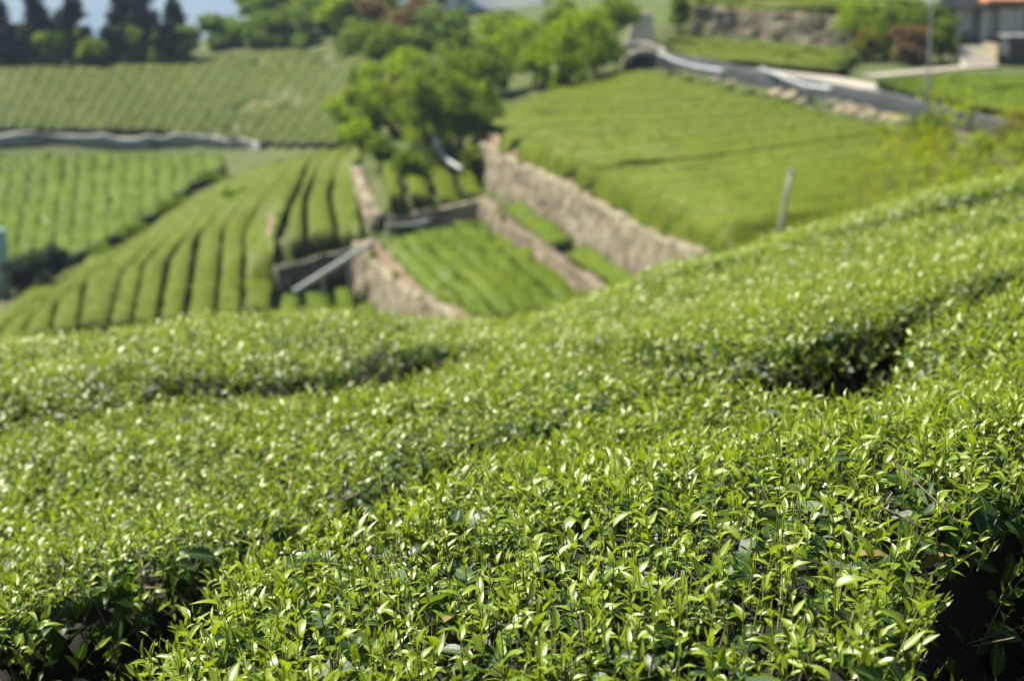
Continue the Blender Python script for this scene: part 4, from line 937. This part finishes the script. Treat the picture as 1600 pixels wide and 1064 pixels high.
# valley bottom bushes on the left
for i, (px, pb_, H, W, kd, lab) in enumerate([
    (45, 470, 2.6, 2.8, 'dark', 'black green bush in the valley beside the water tank'),
    (85, 440, 2.0, 2.6, 'dark', 'dark bush in the valley right of the black green one'),
    (165, 412, .9, 2.6, 'mid', 'low green bush in the ditch below the bright rows, lowest'),
    (222, 374, .8, 2.8, 'mid', 'low green bush in the ditch below the bright rows, second going up'),
    (275, 330, .7, 2.8, 'mid', 'low green bush in the ditch below the bright rows, third going up'),
    (330, 288, .7, 2.8, 'mid', 'low green bush at the top end of the ditch below the bright rows')]):
    tree(px, pb_, H, W, kd, lab, 2300 + i, n=1500, size=.2, base_frac=-.1, old=.3, catg='shrub', name='shrub')
# garden shrubs by the house
for i, (px, pb_, H, W, kd, lab) in enumerate([
    (1352, 96, 3.0, 3.0, 'gold', 'golden green shrub at the left end of the garden bank'),
    (1385, 94, 4.0, 3.4, 'mid', 'dark green shrub behind the golden one in the garden'),
    (1410, 102, 2.8, 2.6, 'rust', 'brown leaved shrub in the middle of the garden bank'),
    (1440, 100, 2.6, 2.6, 'rust', 'reddish brown shrub behind the utility pole'),
    (1470, 98, 3.0, 2.8, 'mid', 'green shrub left of the cream steps'),
    (1430, 70, 3.2, 4.0, 'mid', 'green tree behind the garden bank, left of the house'),
    (1340, 52, 2.6, 4.0, 'lime', 'light green shrub on the bank top left of the garden'),
    (1462, 78, 3.8, 3.0, 'mid', 'taller green shrub against the left end of the house'),
    (1498, 92, 1.6, 1.6, 'dark', 'small dark shrub at the foot of the cream steps'),
    (1500, 62, 2.0, 1.3, 'lime', 'narrow bright green plant before the house wall')]):
    tree(px, pb_, H, W, kd, lab, 2400 + i, n=1700, size=.2, base_frac=0, old=.3, catg='shrub', name='shrub')
# sparse yellow green saplings between the near hedge and the road
def sapling(x, y, H, W, label, seed, n=260):
    g = float(ground(x, y)); rn = R(seed); root = empty('sapling', (x, y, g)); tag(root, label, 'sapling', 'sparse saplings behind the near hedge')
    st = MB(); tips = []
    for k in range(6):
        w = rn.uniform(0, 6.28); p0 = np.array([x, y, g - .1]); p1 = p0 + np.array([math.cos(w) * W * .2, math.sin(w) * W * .2, H * .5]); p2 = p0 + np.array([math.cos(w) * W * .45, math.sin(w) * W * .45, H * rn.uniform(.8, 1.05)])
        st.tube([p0, p1, p2], [.022, .015, .006], 5); tips += [(p1, p2)] * 2
    st.build('stems', M_BARK, root, smooth=True)
    blobs = []
    for a, b in tips: 
        for f in (.2, .6, 1): c = a + (b - a) * f + rn.normal(0, .12, 3); blobs.append((c[0], c[1], c[2], .4, .4, .34))
    crown('leaves', blobs, n, .085, M_T['gold'] if seed % 3 == 1 else M_T['lime'], root, seed, .1)
for i, (px, pt, Y, H, W) in enumerate([(1385, 215, 30, 2.4, 1.6), (1425, 225, 27, 2.4, 1.6), (1468, 190, 31, 3.0, 2.2), (1520, 205, 27, 2.6, 2.0), (1552, 165, 29, 3.2, 2.2), (1600, 150, 27, 3.2, 2.0)]):
    tp_ = at(px, pt, Y); g_ = float(ground(tp_[0], Y)); sapling(tp_[0], Y, max(H, tp_[2] - g_), W,
        [f'sparse yellow green sapling behind the near hedge, {ORD[i]} from the left of six'][0], 2500 + i, 900)

for k in range(10):
    tree(R(k + 5).uniform(1425, 1625), R(k + 50).uniform(205, 262), R(k + 9).uniform(.8, 1.6), 2.4, ['lime', 'mid', 'gold'][k % 3], 'low weedy bush on the rough strip below the retaining wall at the right edge', 5300 + k, n=700, size=.16, base_frac=-.1, old=.25, catg='shrub', name='shrub', group='weedy bushes on the rough strip')
# boulders along the foot of the retaining wall
M_ROCK = simple('tan_rock', [(.3, (.13, .105, .06)), (.5, (.28, .235, .14)), (.75, (.40, .35, .24))], scale=2.5, rough=.9, bump=.6, bscale=10, bdist=.04)
def rock(px, py, s, seed, label):
    b = pix(px, py, .1)[0]; rn = R(seed); u = np.linspace(0, math.pi, 12); v = np.linspace(0, 2 * math.pi, 17)[:-1]; U, W_ = np.meshgrid(u, v, indexing='ij')
    d = np.stack([np.sin(U) * np.cos(W_), np.sin(U) * np.sin(W_), np.cos(U)], -1); rr = 1 + .25 * vn(d[..., 0] * 2 + seed, d[..., 1] * 2 + d[..., 2], .8, 95) + .1 * vn(d[..., 0] * 5, d[..., 2] * 5 + seed, .8, 96)
    rr = np.where(np.abs(d[..., 2]) > .995, 1.0, rr)
    V = b + d * rr[..., None] * np.array([s * 1.2, s * .9, s * .7]); n1, n2 = U.shape
    Q = np.array([[i * n2 + j, (i + 1) * n2 + j, (i + 1) * n2 + (j + 1) % n2, i * n2 + (j + 1) % n2] for i in range(n1 - 1) for j in range(n2)])
    tag(npmesh('boulder', V.reshape(-1, 3), Q, M_ROCK), label, 'boulder', 'boulders under the retaining wall')
for i, (px, py, s) in enumerate([(1120, 124, .32), (1145, 128, .3), (1216, 146, .5), (1238, 152, .6), (1258, 158, .4), (1302, 162, .4), (1325, 170, .55), (1345, 176, .6), (1362, 181, .45), (1392, 186, .5), (1412, 190, .5)]):
    rock(px, py, s, 2600 + i, f'tan boulder at the foot of the dark retaining wall, {ORD[i]} from the arch end')
# stone arch and slab at the left end of the road
q = pix(1008, 104, 0)[0]; root = empty('culvert', tuple(q)); tag(root, 'small stone culvert arch under the left end of the road', 'culvert')
ar = MB(); no = 16; ri, ro, dep = .95, 1.35, 1.2; V = []
for k in range(no + 1):
    w = math.pi * k / no
    for (r_, yy) in ((ri, 0), (ro, 0), (ro, dep), (ri, dep)): V.append((q[0] + math.cos(w) * r_ * 1.15, q[1] + yy - .2, q[2] + .1 + math.sin(w) * r_ * .75))
Fs = [(k * 4 + j, k * 4 + (j + 1) % 4, (k + 1) * 4 + (j + 1) % 4, (k + 1) * 4 + j) for k in range(no) for j in range(4)] + [(0, 1, 2, 3), (no * 4 + 3, no * 4 + 2, no * 4 + 1, no * 4)]
ar.add(V, Fs); ar.build('arch', M_ROAD, root); MB().box((q[0], q[1] + dep, q[2] + .3), (2.3, .2, 1.4)).build('inner_wall', M_DARK, root)
q = pix(1002, 66, 0)[0]; root = empty('concrete_slab', tuple(q)); tag(root, 'pale leaning concrete slab under the dark tree above the arch', 'slab')
MB().add([(q[0] - 1.1, q[1], q[2] - .1), (q[0] + 1.1, q[1], q[2] - .1), (q[0] + .8, q[1] + .5, q[2] + 2.1), (q[0] - .5, q[1] + .5, q[2] + 2.1),
          (q[0] - 1.1, q[1] + .35, q[2] - .1), (q[0] + 1.1, q[1] + .35, q[2] - .1), (q[0] + .8, q[1] + .8, q[2] + 2.1), (q[0] - .5, q[1] + .8, q[2] + 2.1)],
         [(0, 1, 2, 3), (7, 6, 5, 4), (0, 4, 5, 1), (1, 5, 6, 2), (2, 6, 7, 3), (3, 7, 4, 0)]).build('slab_body', M_WALLC, root, bevel=.03)

# ------------------------------------------------------------------ house on the right
hb = pix(1545, 72, 0)[0]; HY = hb[1] + 1.0; HZ = float(hb[2]) + .15
def hx(px): return at(px, 60, HY)[0]
def hz(py): return at(1550, py, HY)[2]
root = empty('house', (hx(1570), HY, HZ)); tag(root, 'grey house with an orange roof edge and white columns at the upper right', 'house')
x0, x1 = hx(1470), hx(1700); zt_ = hz(-14)
MB().box(((x0 + x1) / 2, HY + 3.2, (HZ + zt_) / 2 - .3), (x1 - x0, 4.4, zt_ - HZ + .6)).build('wall', M_WALLG, root)
MB().box(((x0 + x1) / 2, HY + 1.9, HZ - .35), (x1 - x0 + .3, 5.4, .5)).build('floor_slab', M_WALLC, root)
xr0 = hx(1535)
rb = MB(); zr = hz(4)
rb.add([(xr0 - .2, HY - 1.2, zr), (x1 + .5, HY - 1.2, zr), (x1 + .5, HY + 6, zr), (xr0 - .2, HY + 6, zr), (xr0 - .2, HY - 1.2, zr + .22), (x1 + .5, HY - 1.2, zr + .22), (x1 - .5, HY + 2.2, zr + 1.5), (xr0 + 1.2, HY + 2.2, zr + 1.5), (x1 + .5, HY + 6, zr + .22), (xr0 - .2, HY + 6, zr + .22)],
       [(3, 2, 1, 0), (0, 1, 5, 4), (4, 5, 6, 7), (7, 6, 8, 9), (1, 2, 8, 5), (5, 8, 6), (3, 0, 4, 9), (9, 4, 7), (2, 3, 9, 8)]).build('roof', M_ROOFO, root)
MB().box((hx(1500), HY + .2, hz(12)), (hx(1538) - hx(1462), 2.4, .22)).build('porch_roof', M_DARK, root)
for px in (1492, 1532, 1588): MB().tube([(hx(px), HY - .55, HZ - .1), (hx(px), HY - .55, HZ), (hx(px), HY - .55, hz(14))], [.16, .12, .12], 10).build('column', M_WHITE, root)
for px, w in ((1512, .75), (1580, 1.1), (1625, 1.1)):
    f_ = MB().box((hx(px), HY + .96, HZ + 1.45), (w + .16, .12, 1.5)).build('window', M_WHITE, root); MB().box((hx(px), HY + .88, HZ + 1.45), (w, .06, 1.34)).build('pane', M_GLASSD, f_)
    f_.children[0].location = Vector(f_.children[0].location) if False else (0, 0, 0)
d_ = MB().box((hx(1547), HY + .96, HZ + 1.0), (.95, .12, 2.1)).build('door', M_WALLC, root); MB().tube([(hx(1547) + .32, HY + .86, HZ + 1.0), (hx(1547) + .32, HY + .86, HZ + 1.14)], .03, 8).build('handle', M_GALV, d_)
# garage-like dark store in front of the house
sx, sy = [float(q_) for q_ in pix(1594, 98, 0)[0][:2]]; g_ = float(ground(sx, sy)); root = empty('shed', (sx, sy, g_)); tag(root, 'low black shed with a grey top below the house at the right edge', 'shed')
MB().box((sx, sy, g_ + .75), (2.2, 1.6, 1.7)).build('shed_body', M_DARK, root); MB().box((sx, sy, g_ + 1.68), (2.5, 1.9, .14)).build('shed_roof', M_WALLG, root); MB().box((sx - .3, sy - .83, g_ + .7), (1.1, .06, 1.3)).build('shed_door', M_GLASSD, root)
# steps
sA = pix(1532, 104, 0)[0]; root = empty('steps', tuple(sA)); tag(root, 'sunlit cream steps leading up to the house', 'steps'); nS = 8; riseT = max(.9, HZ - sA[2]); wd_ = at(1556, 90, sA[1])[0] - at(1508, 90, sA[1])[0]
for k in range(nS):
    hgt = riseT * (k + 1) / nS + .3; yk = sA[1] + .34 * k
    MB().box((sA[0], yk, sA[2] - .3 + hgt / 2), (wd_, .34, hgt)).build('step', M_WALLC, root)
MB().box((sA[0] + wd_ / 2 + .12, sA[1] + .34 * nS / 2, sA[2] + riseT * .5), (.22, .34 * nS, riseT + .5)).build('side_wall', M_ROCK, root)
root_b = pix(1486, 62, 0)[0]; rb_ = empty('water_barrel', tuple(root_b)); tag(rb_, 'blue barrel standing before the grey house wall', 'barrel')
MB().tube([(root_b[0], root_b[1], root_b[2] - .05), (root_b[0], root_b[1], root_b[2] + .3), (root_b[0], root_b[1], root_b[2] + .9)], [.3, .36, .3], 14).build('barrel_body', M_BLUE, rb_, smooth=True)
MB().tube([(root_b[0], root_b[1], root_b[2] + .9), (root_b[0], root_b[1], root_b[2] + .96)], .27, 14).build('lid', M_BLUE, rb_)
# white building and greenhouse on the top edge
wb = pix(690, 26, 0)[0]; Yb = wb[1]; gz_ = float(wb[2]); k_ = Yb / F
root = empty('building', tuple(wb)); tag(root, 'cream building half cut by the top edge above the reddish thicket', 'building')
MB().box((wb[0], Yb + 3, gz_ + 1.6), (100 * k_, 6, 4.0)).build('wall', M_WALLC, root); MB().box((wb[0], Yb + 3, gz_ + 3.7), (108 * k_, 7, .25)).build('roof', M_WALLG, root)
for o_ in (-2.4, 0, 2.4): MB().box((wb[0] + o_, Yb - .03, gz_ + 1.9), (1.1, .08, 1.1)).build('window', M_GLASSD, root)
cb = pix(730, 24, 0)[0]; root = empty('parked_car', tuple(cb)); tag(root, 'small blue grey car parked right of the cream building', 'car')
M_CAR = simple('blue_car_paint', [(.3, (.22, .32, .46)), (.7, (.28, .38, .52))], scale=1, rough=.3, bump=0)
prof = [(-2, .35), (-2.05, .8), (-1.5, .95), (-.9, 1.42), (.7, 1.45), (1.35, .98), (2.0, .85), (2.05, .4)]
V = [(cb[0] + a, cb[1] - .8, cb[2] + b) for a, b in prof] + [(cb[0] + a, cb[1] + .8, cb[2] + b) for a, b in prof]; n8 = len(prof)
MB().add(V, [tuple(range(n8)), tuple(range(n8, 2 * n8))[::-1]] + [(i, i + n8, (i + 1) % n8 + n8, (i + 1) % n8) for i in range(n8)]).build('body', M_CAR, root, bevel=.06)
MB().add([(cb[0] + a, cb[1] - .83, cb[2] + b) for a, b in ((-1.3, .98), (-.85, 1.34), (.62, 1.36), (1.1, 1.0))] + [(cb[0] + a, cb[1] - .80, cb[2] + b) for a, b in ((-1.3, .98), (-.85, 1.34), (.62, 1.36), (1.1, 1.0))],
         [(0, 1, 2, 3)[::-1], (4, 5, 6, 7), (0, 1, 5, 4), (1, 2, 6, 5), (2, 3, 7, 6), (3, 0, 4, 7)]).build('side_window', M_GLASSD, root)
for a in (-1.25, 1.3):
    for s_ in (-.78, .78): MB().tube([(cb[0] + a, cb[1] + s_ - .1, cb[2] + .33), (cb[0] + a, cb[1] + s_ + .1, cb[2] + .33)], .33, 14).build('wheel', M_DARK, root)
gb = pix(795, 15, 0)[0]; k_ = gb[1] / F; root = empty('greenhouse', tuple(gb)); tag(root, 'long white plastic greenhouse cut by the top edge', 'greenhouse')
V = []; nA = 12; Lx = 104 * k_; ys = [gb[1], gb[1] + 5]
for xi in np.linspace(-Lx / 2, Lx / 2, 9):
    for k in range(nA + 1):
        w = math.pi * k / nA; V.append((gb[0] + xi, gb[1] + 2.5 - 2.5 * math.cos(w), gb[2] - .1 + 2.6 * math.sin(w) ** .7))
Fs = [(i * (nA + 1) + k, (i + 1) * (nA + 1) + k, (i + 1) * (nA + 1) + k + 1, i * (nA + 1) + k + 1) for i in range(8) for k in range(nA)] + [tuple(range(nA + 1)), tuple(8 * (nA + 1) + k for k in range(nA + 1))[::-1]]
M_PLASTIC = simple('white_plastic_film', [(.3, (.8, .82, .82)), (.7, (.86, .87, .86))], scale=1, rough=.5, bump=0); nt = M_PLASTIC.node_tree; tr = nt.nodes.new('ShaderNodeBsdfTranslucent'); tr.inputs[0].default_value = (.9, .92, .92, 1)
mx = nt.nodes.new('ShaderNodeMixShader'); mx.inputs[0].default_value = .6; nt.links.new(nt.nodes['Principled BSDF'].outputs[0], mx.inputs[1]); nt.links.new(tr.outputs[0], mx.inputs[2]); nt.links.new(mx.outputs[0], nt.nodes['Material Output'].inputs[0])
MB().add(V, Fs).build('cover', M_PLASTIC, root, smooth=False)
MB().box((gb[0] - Lx / 2 - .03, gb[1] + 2.5, gb[2] + .9), (.08, 1.2, 1.9)).build('door', M_PIPE, root)

# ------------------------------------------------------------------ haze
if HAZE:
    m = bpy.data.materials.new('haze_air'); m.use_nodes = True; nt = m.node_tree; nt.nodes.remove(nt.nodes['Principled BSDF'])
    pv = nt.nodes.new('ShaderNodeVolumePrincipled'); pv.inputs['Density'].default_value = HAZE; pv.inputs['Color'].default_value = (.52, .67, 1.0, 1); pv.inputs['Anisotropy'].default_value = .1
    nt.links.new(pv.outputs[0], nt.nodes['Material Output'].inputs['Volume'])
    mb = MB().box((0, 2300, -35), (8000, 5400, 440)); o = mb.build('haze', m); tag(o, kind='stuff')
print('verts', sum(len(o.data.vertices) for o in bpy.data.objects if o.type == 'MESH'), 'objects', len(bpy.data.objects))
